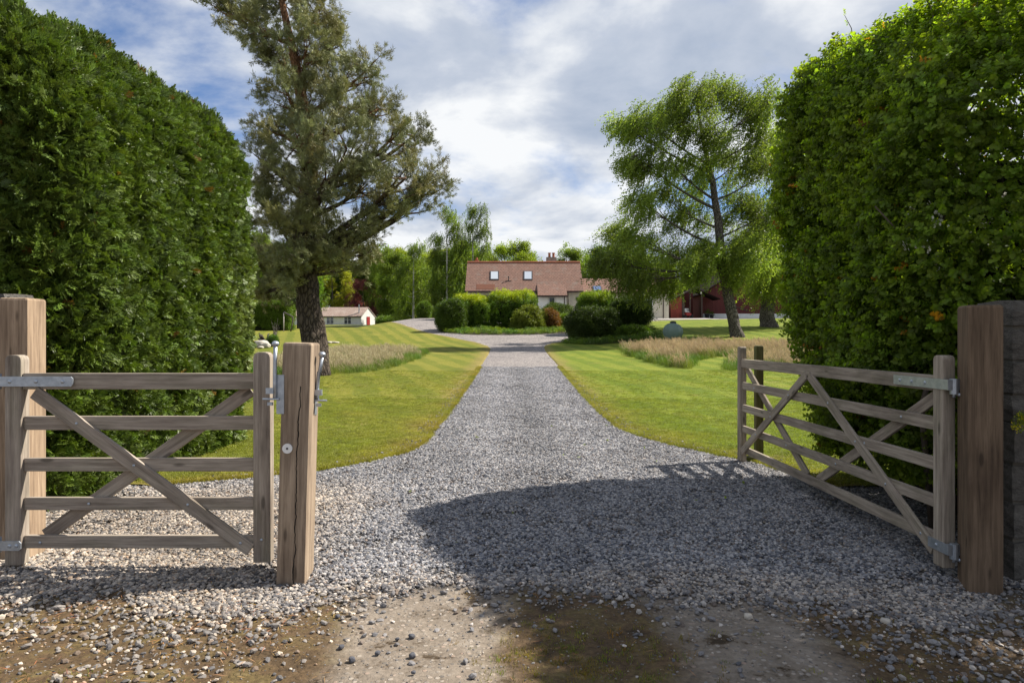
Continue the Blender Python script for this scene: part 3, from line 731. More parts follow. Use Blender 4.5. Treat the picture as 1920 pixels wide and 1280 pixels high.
# ------------------------------------------------------------------ long grass
def in_poly(x, y, poly):
    r = np.zeros(len(x), bool); j = len(poly) - 1
    for i in range(len(poly)):
        xi, yi = poly[i]; xj, yj = poly[j]
        r ^= ((yi > y) != (yj > y)) & (x < (xj - xi) * (y - yi) / (yj - yi + 1e-12) + xi); j = i
    return r
def meadow(name, label, poly, dens, seedfrac, hs, pale):
    poly = np.array(poly); lo, hi = poly.min(0), poly.max(0); n = int((hi - lo).prod() * dens)
    x = RNG.uniform(lo[0], hi[0], n); y = RNG.uniform(lo[1], hi[1], n); jit = RNG.normal(size=(n, 2)) * .08
    k = in_poly(x + jit[:, 0], y + jit[:, 1], poly); x, y = x[k], y[k]; n = len(x); z = zt(x, y)
    root = empty(name, (float(poly[:, 0].mean()), float(poly[:, 1].mean()), ground(*poly.mean(0))), label, 'long grass'); root['kind'] = 'stuff'
    rot = np.stack([RNG.normal(size=n) * .08, RNG.normal(size=n) * .1 - .12, RNG.uniform(0, 6.28, n)], 1)
    q = np.stack([x, y, z], 1); lm = lump(q, .9, 3)
    scatter('grass_blades', 'meadow', q, rot, hs * RNG.uniform(.6, 1.25, n) * (1 + .22 * lump(q, 1.9, 12)), np.stack([.95 + .35 * lm, 1 + .1 * lm, 1 + .3 * lm], 1) * RNG.uniform(.8, 1.15, n)[:, None], root)
    # the seed heads thin out along the front edge
    dn = np.full(n, 9.0)
    for i in range(len(poly)):
        a, b_ = poly[i], poly[(i + 1) % len(poly)]; ab = b_ - a; tq = np.clip(((x - a[0]) * ab[0] + (y - a[1]) * ab[1]) / ab.dot(ab), 0, 1)
        dn = np.minimum(dn, np.hypot(x - a[0] - tq * ab[0], y - a[1] - tq * ab[1]))
    k = RNG.random(n) < seedfrac * smooth(.05, .9, dn + .5 * lm)
    m = int(k.sum())
    scatter('seed_heads', 'seed', q[k], np.stack([RNG.normal(size=m) * .1, -.25 + RNG.normal(size=m) * .16, RNG.normal(size=m) * .6], 1), hs * RNG.uniform(.65, 1.25, m) * (1 + .2 * lump(q[k], 1.9, 12)), pale * np.ones((m, 3)) * RNG.uniform(.85, 1.15, m)[:, None], root)
meadow('meadow_grass', 'pale seeding long grass patch beside the pine trunk',
       [(-7.2, 21.6), (-5.6, 22.2), (-4.7, 23.6), (-4.3, 27.5), (-4.15, 33), (-4.7, 37), (-7, 37.5), (-10.6, 36), (-10, 24)], 26, .95, .72, np.array((1.0, 1.02, .95)))
meadow('meadow_grass', 'tan seeding long grass strip in front of the green tank',
       [(5.6, 33), (5.7, 27), (5.95, 25.5), (6.5, 24.5), (7.6, 28.3), (9.3, 30.9), (16, 31.3), (19, 38), (6.2, 38.6)], 26, .95, .95, np.array((1.0, .93, .85)))
meadow('meadow_grass', 'long grass patch right behind the open gate and mown path',
       [(7.25, 23.8), (14, 23.5), (16.5, 30.9), (10.2, 30.4), (8.7, 27.3)], 26, .9, .85, np.array((1.0, .95, .88)))

# ------------------------------------------------------------------ gate posts and gates
def wood_box(name, l, w, th, m, parent, M4, bev=.006, top=None, zsub=0):
    """a timber of length l (local x), width w (local y), thickness th (local z), placed by matrix M4"""
    bm = bmesh.new()
    nx = 2
    bmesh.ops.create_cube(bm, size=1.0)
    for v in bm.verts: v.co = Vector((v.co.x * l, v.co.y * w, v.co.z * th))
    if top == 'round':
        e = [e for e in bm.edges if all(abs(v.co.x - l / 2) < 1e-5 for v in e.verts) and abs(e.verts[0].co.y - e.verts[1].co.y) < 1e-5]
        bmesh.ops.bevel(bm, geom=e, offset=w * .42, segments=5, profile=.6, affect='EDGES')
    elif top == 'chamfer':
        e = [e for e in bm.edges if all(abs(v.co.x - l / 2) < 1e-5 for v in e.verts)]
        bmesh.ops.bevel(bm, geom=e, offset=.014, segments=2, profile=.5, affect='EDGES')
    e = [e for e in bm.edges if len(e.link_faces) == 2 and e.calc_face_angle() > .9]
    bmesh.ops.bevel(bm, geom=e, offset=bev, segments=2, profile=.6, affect='EDGES')
    me = bpy.data.meshes.new(name); bm.to_mesh(me); bm.free()
    setattr_v(me, 'g', np.array([v.co[:] for v in me.vertices]))
    me.materials.append(m)
    o = bpy.data.objects.new(name, me); COL.objects.link(o); o.parent = parent; o.matrix_local = M4
    return o
def axes(o, ex, ey):
    ex = Vector(ex).normalized(); ey = Vector(ey).normalized(); ez = ex.cross(ey).normalized(); ey = ez.cross(ex)
    m = Matrix((ex, ey, ez)).transposed().to_4x4(); m.translation = Vector(o); return m
_bolt = None
def bolt(parent, loc, axis=(0, -1, 0), r=.011, name='bolt'):
    global _bolt
    if _bolt is None:
        bm = bmesh.new(); bmesh.ops.create_uvsphere(bm, u_segments=10, v_segments=6, radius=1.0)
        bmesh.ops.delete(bm, geom=[v for v in bm.verts if v.co.z < -.05], context='VERTS')
        for v in bm.verts: v.co.z *= .55
        _bolt = bpy.data.meshes.new('bolt'); bm.to_mesh(_bolt); bm.free(); _bolt.materials.append(MT['zinc'])
    o = bpy.data.objects.new(name, _bolt); COL.objects.link(o); o.parent = parent; o.scale = (r, r, r)
    o.location = loc; o.rotation_euler = Vector(axis).to_track_quat('Z', 'Y').to_euler(); return o

RZ = [(1.066, 1.160), (.826, .907), (.582, .660), (.354, .428), (.129, .204)]   # rails
def make_gate(name, label, L, loc, rz, braces, hang, zs):
    """hanging stile at local x=0, slam stile at x=L, face that is seen towards -y"""
    g = empty(name, loc, label, 'gate', 'the two five-bar gates', rz)
    wm = MT['gate_wood']
    z0, z1, z2, z3 = zs
    wood_box('hanging_stile', z1 - z0, .095, .075, wm, g, axes((.0475, 0, (z0 + z1) / 2), (0, 0, 1), (1, 0, 0)), top='round')
    wood_box('slam_stile', z3 - z2, .10, .07, wm, g, axes((L - .05, 0, (z2 + z3) / 2), (0, 0, 1), (1, 0, 0)), top='round')
    for i, (a, b) in enumerate(RZ):
        wood_box('rail', L - .197, b - a, .032 if i else .052, wm, g, axes((L / 2, -.0 if i else 0, (a + b) / 2), (1, 0, 0), (0, 0, 1)), .004)
    for (xa, za, xb, zb, yo) in braces:
        d = Vector((xb - xa, 0, zb - za))
        wood_box('brace', d.length, .078, .022, wm, g, axes(((xa + xb) / 2, yo, (za + zb) / 2), d, d.cross(Vector((0, -1, 0)))), .004)
        if yo < 0:
            for a, b in RZ[1:]:
                zc = (a + b) / 2; s = (zc - za) / (zb - za)
                if .04 < s < .96: bolt(g, (xa + (xb - xa) * s, yo - .0112, zc), r=.009)
    return g
# closed left gate
LG = make_gate('field_gate', 'closed short timber five-bar gate standing in front of the conifer hedge', 1.555, (-2.975, 4.04, 0), 0.0,
               [(.17, 1.05, 1.44, .125, -.0285), (1.42, 1.06, .20, .195, .0285)], 1, (.035, 1.268, .05, 1.285))
def strap(parent, x0, x1, z, h, yf, bolts, name='hinge_strap'):
    mb = MB(); y0 = yf - .008
    n = 6; poly = [(x0, z - h / 2), (x1 - .012, z - h / 2), (x1, z - h / 2 + .012), (x1, z + h / 2 - .012), (x1 - .012, z + h / 2), (x0, z + h / 2)]
    mb.prism(poly, y0, yf); o = mb.build(name, MT['zinc'], parent)
    for b in bolts: bolt(o, (b, y0, z), r=.012)
    return o
s1 = strap(LG, -.04, .405, 1.113, .058, -.0385, [.035, .19, .345]); s2 = strap(LG, -.04, .10, .152, .056, -.0385, [.035, .075])
for zz in (1.113, .152):
    MB().tube([(-.05, -.02, zz - .045), (-.05, -.02, zz + .045)], .017, 10).build('hinge_pin', MT['zinc'], LG, True)
for px, py in ((162, 946), (70, 1019), (490, 1012)):
    p = W(px, py, 4.0); bolt(LG, (p.x + 2.975, -.018 if px < 400 else -.037, p.z), r=.009)

# open right gate, swung back along the hedge
GA = R(90.6)
RL = 3.6
RG = make_gate('field_gate', 'open long timber five-bar gate swung back against the leafy hedge', RL, (2.60, 4.06, -.02), GA, [], 1, (.02, 1.285, .03, 1.30))
# the face seen from the drive is local +y
for (xa, za, xb, zb, yo) in [(.10, .10, 1.80, 1.07, .0285), (.10, 1.06, 1.76, .18, -.0285), (1.86, 1.07, 3.47, .14, .0285), (3.47, 1.06, 1.95, .18, -.0285)]:
    d = Vector((xb - xa, 0, zb - za))
    wood_box('brace', d.length, .078, .022, MT['gate_wood'], RG, axes(((xa + xb) / 2, yo, (za + zb) / 2), d, d.cross(Vector((0, -1, 0)))), .004)
    for a, b in RZ[1:]:
        zc = (a + b) / 2; s = (zc - za) / (zb - za)
        if .04 < s < .96: bolt(RG, (xa + (xb - xa) * s, (yo + .0112) if yo > 0 else .0165, zc), (0, 1, 0), .010)
for z, x1, bl in ((1.113, .50, [.16, .30, .43]), (.145, .13, [.05])):
    mb = MB(); mb.box(-.03, x1, .0385, .047, z - .03, z + .03); mb.box(-.03, .11, -.047, -.0385, z - .03, z + .03)
    mb.tube([(-.045, 0, z - .055), (-.045, 0, z + .035)], .024, 12); mb.box(-.06, -.03, -.047, .047, z - .03, z + .03)
    st = mb.build('hinge_strap', MT['zinc'], RG)
    for q in bl: bolt(st, (q, .047, z), (0, 1, 0), .012)
    MB().tube([(-.045, 0, z - .075), (-.045, 0, z - .05), (-.07, -.06, z - .07), (-.09, -.14, z - .07)], .012, 8).build('hinge_hook', MT['zinc'], RG, True)

def post(name, label, base, top, w, dpt, m, rz=0, lean=(0, 0), bev=.012, sink=.25):
    o = empty(name, (base[0], base[1], base[2]), label, 'gate post', None, rz)
    h = top - base[2] + sink
    ex = Vector((lean[0], lean[1], 1)).normalized()
    wood_box('timber', h, w, dpt, m, o, axes(Vector((0, 0, -sink)) + ex * h / 2, ex, (1, 0, 0)), bev, 'chamfer')
    return o
HP = post('gate_post', 'tall sunlit hinge post behind the closed gate by the conifer hedge', (-3.06, 4.27, 0), 1.615, .175, .185, MT['post_wood'], R(3))
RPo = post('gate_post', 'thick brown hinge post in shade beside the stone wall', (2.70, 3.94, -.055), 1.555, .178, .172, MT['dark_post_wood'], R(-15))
LPo = post('gate_post', 'cracked latch post with two galvanised latches and white disc', (-1.262, 3.955, 0), 1.342, .162, .20, MT['latch_wood'], R(1.5), (.028, .0))
SP = post('gate_stop_post', 'thin mossy green stop post behind the open gate end', (2.79, 7.72, 0), 1.29, .085, .085, MT['green_wood'])
SP['category'] = 'post'
LS = wood_box('stub', .05, .16, .12, MT['green_wood'], SP, axes((-.12, -.05, .02), (0, 0, 1), (1, 0, 0)))
# latch hardware on the cracked post (local frame of the post)
mb = MB(); mb.tube([(.0, -.108, .72), (.0, -.1, .72)], .028, 20); dsc = mb.build('white_disc', MT['white_paint'], LPo); dsc.location = (-.008, 0, .025)
MB().tube([(0, -.1115, .745), (0, -.107, .745)], .006, 10).build('disc_screw', MT['black'], LPo, loc=(-.008, 0, 0))
def latch(x, y, zb, zt_, out, lean):
    mb = MB(); mb.box(x - .006, x + .036, y - .008, y, zb - .12, zb + .10) if out < 0 else mb.box(x - .008, x, y - .02, y + .022, zb - .12, zb + .1)
    pl_ = mb.build('latch_plate', MT['zinc'], LPo)
    pts = [(x + out * .012, y - .016, zb - .03), (x + out * .012, y - .016, zb + .05), (x + out * .012 + lean * .3, y - .018, zb + .13), (x + out * .012 + lean * .5, y - .018, zt_ - .1), (x + out * .012 + lean, y - .02, zt_ - .012)]
    lv = MB().tube(pts, [.011, .011, .0105, .0105, .011], 10).build('latch_lever', MT['zinc'], LPo, True)
    bm = bmesh.new(); bmesh.ops.create_uvsphere(bm, u_segments=14, v_segments=8, radius=.021)
    for v in bm.verts: v.co.z *= .8
    me = bpy.data.meshes.new('lever_knob'); bm.to_mesh(me); bm.free()
    k = link('lever_knob', me, MT['zinc'], lv, (pts[-1][0], pts[-1][1], zt_), smoothsh=True)
    c = MB(); xx = x + out * .028
    c.box(xx - .03, xx + .012, y - .032, y - .010, zb - .005, zb + .028); c.box(xx - .022, xx + .006, y - .03, y - .012, zb - .07, zb - .052)
    c.tube([(xx - .05, y - .02, zb - .035), (xx + .04, y - .02, zb - .035)], .006, 8)
    c.build('latch_catch', MT['zinc'], LPo)
latch(-.062, -.1, 1.06, 1.335, -1, .004)
latch(.118, .03, 1.04, 1.272, 1, .028)

# ------------------------------------------------------------------ stone block walls
def block_wall(name, label, x0, x1, y, dep, top, seed, skew=0.0):
    rg = random.Random(seed)
    root = empty(name, ((x0 + x1) / 2, y + dep / 2, ground((x0 + x1) / 2, y)), label, 'wall', None, skew)
    variants = []
    for k in range(5):
        bm = bmesh.new(); bmesh.ops.create_cube(bm, size=1.0); bmesh.ops.subdivide_edges(bm, edges=bm.edges[:], cuts=1, use_grid_fill=True)
        for v in bm.verts: v.co += Vector((rg.uniform(-.03, .03), rg.uniform(-.06, .06), rg.uniform(-.04, .04))); v.co *= (1 - .05 * (sum(abs(c) > .4 for c in v.co) == 3))
        me = bpy.data.meshes.new('block'); bm.to_mesh(me); bm.free(); me.materials.append(MT['block']); variants.append(me)
    zb = -.2; xm = (x0 + x1) / 2; gz = ground(xm, y)
    MB().box(x0 - xm + .03, x1 - xm - .03, -dep / 2 + .035, dep / 2 - .03, zb, top - gz - .03).build('mortar_core', MT['mortar'], root)
    z = zb
    while z < top - gz - .05:
        h = min(rg.choice((.165, .2, .225, .24)), top - gz - z); x = x0 - xm - rg.uniform(0, .2)
        while x < x1 - xm - .02:
            w = min(rg.uniform(.32, .6), x1 - xm - x); xs = max(x, x0 - xm)
            if w > .05 and x + w - xs > .04:
                o = bpy.data.objects.new('block', rg.choice(variants)); COL.objects.link(o); o.parent = root
                o.scale = (x + w - xs - .014, dep, h - .014); o.location = (xs + (x + w - xs) / 2, rg.uniform(-.008, .008), z + h / 2)
            x += w
        z += h
block_wall('stone_wall', 'shaded weathered stone block wall beside the brown hinge post', 2.93, 3.75, 4.0, .3, 1.62, 4)
block_wall('stone_wall', 'pale stone block wall end peeping above the sunlit hinge post', -5.0, -3.27, 4.45, .28, 1.67, 9)

# ------------------------------------------------------------------ hedges
def rounded_box_shell(n, lo, hi, r, thick):
    lo, hi = np.array(lo), np.array(hi); out = []; nn = []
    have = 0
    while have < n:
        p = RNG.uniform(lo, hi, (n * 3, 3)); q = np.clip(p, lo + r, hi - r); q[:, 2] = np.clip(p[:, 2], lo[2], hi[2] - r)
        d = p - q; L = np.linalg.norm(d, axis=1)
        k = (L > r - thick) & (L < r); out.append(p[k]); nn.append(d[k] / L[k][:, None]); have += k.sum()
    return np.concatenate(out)[:n], np.concatenate(nn)[:n]
def hull(name, lo, hi, r, warp, m, parent, ins, seed):
    """dark branch mass inside a hedge"""
    bm = bmesh.new(); bmesh.ops.create_cube(bm, size=2.0); bmesh.ops.subdivide_edges(bm, edges=bm.edges[:], cuts=22, use_grid_fill=True)
    lo, hi = np.array(lo) + np.array((ins, ins, 0)), np.array(hi) - ins
    V = np.array([v.co[:] for v in bm.verts]) * .5 + .5
    p = lo + (hi - lo) * V; rr = max(r - ins, .05); q = np.clip(p, lo + rr, hi - rr); q[:, 2] = np.clip(p[:, 2], lo[2], hi[2] - rr)
    d = p - q; L = np.maximum(np.linalg.norm(d, axis=1, keepdims=True), 1e-6); p = np.where(L > 1e-5, q + d / L * rr, p)
    p = warp(p); p += (d / L) * (.06 * lump(p, 4.0, seed) + .04 * lump(p, 11.0, seed + 1))[:, None]
    for v, c in zip(bm.verts, p): v.co = c
    me = bpy.data.meshes.new(name); bm.to_mesh(me); bm.free()
    o = link(name, me, m, parent); o.matrix_parent_inverse = Matrix.Translation(parent.location).inverted(); return o

# left: clipped conifer hedge
LLO, LHI = (-6.2, 5.2, .0), (-3.5, 9.2, 3.6)
def lwarp(p):
    p = p.copy(); z = p[:, 2] / 3.6
    h = 3.98 + (p[:, 1] - 4.9) * .085; p[:, 2] = z * h
    p[:, 0] += .10 * np.sin(np.clip(z, 0, 1) * 3.1) * (p[:, 0] > -4.6) - .12 * (1 - np.clip(z * 3, 0, 1)) * (p[:, 0] > -4.6) - .22 * smooth(.75, 1.0, z) * (p[:, 0] > -4.6)
    p[:, 0] += .04 * lump(p, .9, 1); p[:, 1] += .05 * lump(p, 1.0, 6); p[:, 2] += .05 * lump(p, 1.7, 8) * smooth(.6, 1, z)
    return p
CHG = empty('conifer_hedge', (-4.5, 7, 0), 'tall clipped dark green conifer hedge behind the closed gate', 'hedge')
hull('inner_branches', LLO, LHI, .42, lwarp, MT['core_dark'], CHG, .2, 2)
Pn, Nn = rounded_box_shell(140000, LLO, LHI, .42, .2)
k = (Nn[:, 0] > -.35) & (Pn[:, 0] > -5.4) & ~((Nn[:, 1] > .8) & (Pn[:, 0] < -4.6)); Pn, Nn = Pn[k][:80000], Nn[k][:80000]
Pw = lwarp(Pn); n = len(Pw)
Pw += Nn * (.045 * lump(Pw, 3.6, 3) + .04 * lump(Pw, 8.5, 4))[:, None]
gd = np.array((.0, -.05, .5)) + Nn * .7 + unit(n) * .6       # sprays point out and up
gd[:, 2] -= .35 * (Nn[:, 2] < .5)
pale = np.clip(smooth(7.0, 9.0, Pw[:, 1]) * (1 - smooth(1.6, 2.9, Pw[:, 2])) * (.35 + .8 * lump(Pw, 1.6, 9)), 0, 1)     # bleached patch low at the far end
tipn = np.clip(lump(Pw, 2.6, 11) * .5 + .1, 0, 1)
brown = (RNG.random(n) < .006)
tint = (np.array((1.0, 1.0, 1.0)) + pale[:, None] * np.array((1.2, .75, 2.6)) + tipn[:, None] * np.array((.35, .3, .0)))
tint = np.where(brown[:, None], np.array((2.3, .85, 1.2)), tint) * RNG.uniform(.75, 1.2, n)[:, None]
scatter('foliage', 'conifer', Pw, euler_from(gd, Nn + unit(n) * .5), RNG.uniform(.42, .88, n), tint, CHG)

# right: leafy hawthorn hedge
RLO, RHI = (2.76, 4.42, .0), (9.0, 7.25, 4.0)
def rwarp(p):
    p = p.copy(); z = p[:, 2] / 4.0; h = 3.74 + .68 * smooth(4.4, 6.8, p[:, 1]) + .05 * np.sin(p[:, 0] * 1.3)
    p[:, 2] = z * h
    lf = p[:, 0] < 4.4
    p[:, 0] += lf * (.16 * smooth(.45, .0, z) - .18 * np.sin(np.clip(z, 0, 1) * 3.0) * smooth(4.4, 6, p[:, 1]) * .6) + .22 * smooth(.8, 1, z) * lf
    p[:, 1] += .12 * smooth(.55, 1.0, z) * (p[:, 1] < 5.6) - .25 * smooth(.55, .05, z) * smooth(6, 7, p[:, 1]) - 1.7 * smooth(3.05, 4.0, p[:, 0]) * (1 - smooth(4.6, 6.5, p[:, 1]))  # right part pushed forward, out of view, to throw shade on the forecourt
    p[:, 0] += .10 * lump(p, 1.0, 21); p[:, 1] += .10 * lump(p, 1.1, 26); p[:, 2] += .09 * lump(p, 1.9, 28) * smooth(.6, 1, z)
    return p
HHG = empty('hawthorn_hedge', (4.5, 6.2, 0), 'big leafy green hedge above the stone wall and open gate', 'hedge')
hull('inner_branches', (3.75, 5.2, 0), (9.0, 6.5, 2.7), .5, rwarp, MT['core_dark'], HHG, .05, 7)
Pn, Nn = rounded_box_shell(170000, RLO, RHI, .62, .5)
k = (Nn[:, 0] < .6) & (Pn[:, 0] < 6.6) & ((Pn[:, 0] < 5.2) | (RNG.random(len(Pn)) < .35)) & ~((Nn[:, 1] > .6) & (Pn[:, 0] > 4.6) & (RNG.random(len(Pn)) < .75)); Pn, Nn = Pn[k][:84000], Nn[k][:84000]
Pw = rwarp(Pn); n = len(Pw)
k = ~((Pw[:, 2] < 1.66) & (Pw[:, 1] < 4.40) & (Pw[:, 0] > 2.55)); Pw, Nn = Pw[k], Nn[k]
gap = lump(Pw, 2.3, 31) + .6 * lump(Pw, 5.1, 33)
k = (gap > -.62) & ~((Pw[:, 2] < .22 + .2 * RNG.random(len(Pw)))); Pw, Nn = Pw[k], Nn[k]; n = len(Pw)
Pw += Nn * (.06 * lump(Pw, 3.2, 35) + .05 * lump(Pw, 7.7, 36))[:, None]
gd = Nn * .9 + unit(n) * .75 + np.array((0, 0, .25))
young = np.clip(lump(Pw, 2.0, 38) * .6 + smooth(2.8, 4.3, Pw[:, 2]) * .45, 0, 1)
tint = (1 + young[:, None] * np.array((.55, .38, .15))) * RNG.uniform(.75, 1.2, n)[:, None]
red = RNG.random(n) < .006; tint = np.where(red[:, None], np.array((2.4, .8, .9)), tint)
scatter('foliage', 'haw', Pw, euler_from(gd, unit(n) + np.array((0, 0, .8))), RNG.uniform(.62, 1.12, n), tint, HHG)
c = W(1735, 435, 4.75); m_ = 10
q = np.array(c) + RNG.normal(size=(m_, 3)) * np.array((.06, .1, .16)); q = np.concatenate([q, np.array(W(1880, 405, 4.7)) + RNG.normal(size=(8, 3)) * .08])
scatter('blossom', 'blossom', q, RNG.uniform(0, 6, (len(q), 3)), RNG.uniform(.7, 1.1, len(q)), None, HHG)
# visible stems and shoots
mb = MB(); rg = random.Random(3)
for i in range(46):
    x = rg.uniform(3.0, 5.2); y = rg.uniform(4.75, 6.9); zz = ground(x, y); h = rg.uniform(2.2, 3.5)
    mb.tube([(x, y, zz), (x + rg.uniform(-.2, .1), y + rg.uniform(-.15, .15), zz + h * .4), (x + rg.uniform(-.35, .3), y + rg.uniform(-.3, .3), zz + h * .75), (x + rg.uniform(-.5, .5), y + rg.uniform(-.5, .5), zz + h)], [.026, .02, .012, .005], 6)
o = mb.build('stems', MT['twig'], HHG, True); o['kind'] = 'stuff'; o.matrix_parent_inverse = Matrix.Translation(HHG.location).inverted()
mb = MB()
tops = Pw[(Nn[:, 2] > .55)]; sel = tops[RNG.choice(len(tops), 60, replace=False)]; sp = []
for p in sel:
    h = rg.uniform(.12, .42); e = (p[0] + rg.uniform(-.12, .12), p[1] + rg.uniform(-.1, .1), p[2] + h)
    mb.tube([p, ((p[0] + e[0]) / 2 + .02, (p[1] + e[1]) / 2, p[2] + h * .55), e], [.005, .004, .002], 5); sp += [e, tuple((np.array(p) * .35 + np.array(e) * .65))]
o = mb.build('shoots', MT['twig'], HHG); o['kind'] = 'stuff'; o.matrix_parent_inverse = Matrix.Translation(HHG.location).inverted()
sp = np.array(sp); m_ = len(sp)
scatter('young_leaves', 'haw', sp, euler_from(unit(m_) * .4 + np.array((0, 0, 1)), unit(m_)), RNG.uniform(.4, .8, m_), np.where(RNG.random((m_, 1)) < .4, np.array((2.3, .9, .9)), np.array((1.4, 1.25, 1.0))), HHG)
# tuft of yellow flowers at the foot of the wall
yf_ = empty('yellow_flower_plant', (2.93, 3.88, .6), 'small yellow flowering plant growing out of the stone wall', 'plant')
q = np.array(W(1916, 792, 3.9)) + RNG.normal(size=(16, 3)) * np.array((.02, .02, .025))
scatter('foliage', 'shrub', q, RNG.uniform(0, 6, (16, 3)), RNG.uniform(.12, .22, 16), np.where(RNG.random((16, 1)) < .5, np.array((5.0, 3.0, .6)), np.array((1.4, 1.3, .8))), yf_)

# ------------------------------------------------------------------ trees
def bez(a, b, c, n):
    a, b, c = map(Vector, (a, b, c)); return [a * (1 - s) ** 2 + b * (2 * s * (1 - s)) + c * (s * s) for s in [i / (n - 1) for i in range(n)]]
def tree(name, label, trunk, clumps, key, per, spread, leafs, bark, tint0, mode='out', group=None, sep_limbs=False, seed=1, twigs=True, limb_r=.35, clumpvar=.22, cat='tree', droop=(-.35, 0, -1), fill=1.0, amin=.0):
    rg = random.Random(seed); b = Vector(trunk[0][:3])
    root = empty(name, (b.x, b.y, ground(b.x, b.y)), label, cat, group)
    inv = Matrix.Translation(root.location).inverted()
    T = [Vector(p[:3]) for p in trunk]; rad = [p[3] for p in trunk]
    # finer trunk with a flare
    pts, rr = [], []
    for i in range(len(T) - 1):
        for s in (0.0, .25, .5, .75):
            pts.append(T[i].lerp(T[i + 1], s)); rr.append(rad[i] * (1 - s) + rad[i + 1] * s)
    pts.append(T[-1]); rr.append(rad[-1]); pts[0] = pts[0] - Vector((0, 0, .3)); rr[0] *= 1.25; rr[1] *= 1.06
    tr = MB().tube(pts, rr, 18 if sep_limbs else 9, wob=.07).build('trunk', bark, root, True); tr.matrix_parent_inverse = inv
    P, G, Tn = [], [], []; tw = MB(); lm = MB()
    for ci, (c, rx, n) in enumerate(clumps):
        c = Vector(c); rx = Vector(rx)
        # where the limb leaves the trunk: below the clump
        best = min(range(max(1, int(amin * len(pts))), len(pts)), key=lambda i: abs(pts[i].z - (c.z - .55 * (c - pts[i]).xy.length)) + .15 * (c - pts[i]).length)
        a = pts[best]; r0 = min(rr[best] * .6, max(.02, limb_r * .12 * ((c - a).length) ** .7)); mid = a.lerp(c, .5) + Vector((0, 0, -.10 * (c - a).length + rg.uniform(-.2, .2)))
        lp = bez(a, mid, c, 7); lrad = [r0 * (1 - .82 * i / 6) for i in range(7)]
        if sep_limbs: 
            o = MB().tube(lp, lrad, 8, wob=.05).build('limb', bark, root, True); o.matrix_parent_inverse = inv
        else: lm.tube(lp, lrad, 5)
        cv = 1 + rg.uniform(-clumpvar, clumpvar)
        for j in range(n):
            v = Vector(unit(1)[0]) * (rg.random() ** .4); gpos = c + Vector((v.x * rx.x, v.y * rx.y, v.z * rx.z))
            if twigs:
                s0 = lp[rg.randint(3, 6)]; mm = s0.lerp(gpos, .5) + Vector((rg.uniform(-.1, .1), rg.uniform(-.1, .1), -.05 * (gpos - s0).length))
                tw.tube([s0, mm, gpos], [r0 * .22 + .006, r0 * .13 + .005, .004], 4, False)
            k = max(1, int(per * rg.uniform(.6, 1.4)))
            pp = np.array(gpos) + RNG.normal(size=(k, 3)) * spread
            P.append(pp)
            outd = np.array((gpos - c).normalized() if (gpos - c).length > 1e-6 else (0, 0, 1))
            if mode == 'out': g = outd * .8 + unit(k) * .8 + np.array((0, 0, .45))
            elif mode == 'droop': g = np.array(droop) + unit(k) * .38 + outd * .3
            else: g = unit(k)
            G.append(g); lv = .8 + .35 * max(-.3, v.z)
            bw = rg.random() ** 2 * (.5 if key == 'pine' else 0.0); tv = (np.array(tint0) * np.array((1 + .3 * bw, 1 - .1 * bw, 1 - .3 * bw)))[None, :] * (cv * rg.uniform(.85, 1.15)) * RNG.uniform(.85, 1.15, (k, 1)); Tn.append(tv)
    if lm.v:
        o = lm.build('limbs', bark, root, True); o['kind'] = 'stuff'; o.matrix_parent_inverse = inv
    if tw.v:
        o = tw.build('twigs', MT['twig'] if bark is not MT['bark_pine'] else bark, root); o.matrix_parent_inverse = inv; o['kind'] = 'stuff'
    P = np.concatenate(P); G = np.concatenate(G); Tn = np.concatenate(Tn); n = len(P)
    scatter('crown', key, P, euler_from(G, unit(n) + np.array((0, 0, .6))), leafs * RNG.uniform(.75, 1.25, n), Tn, root)
    return root

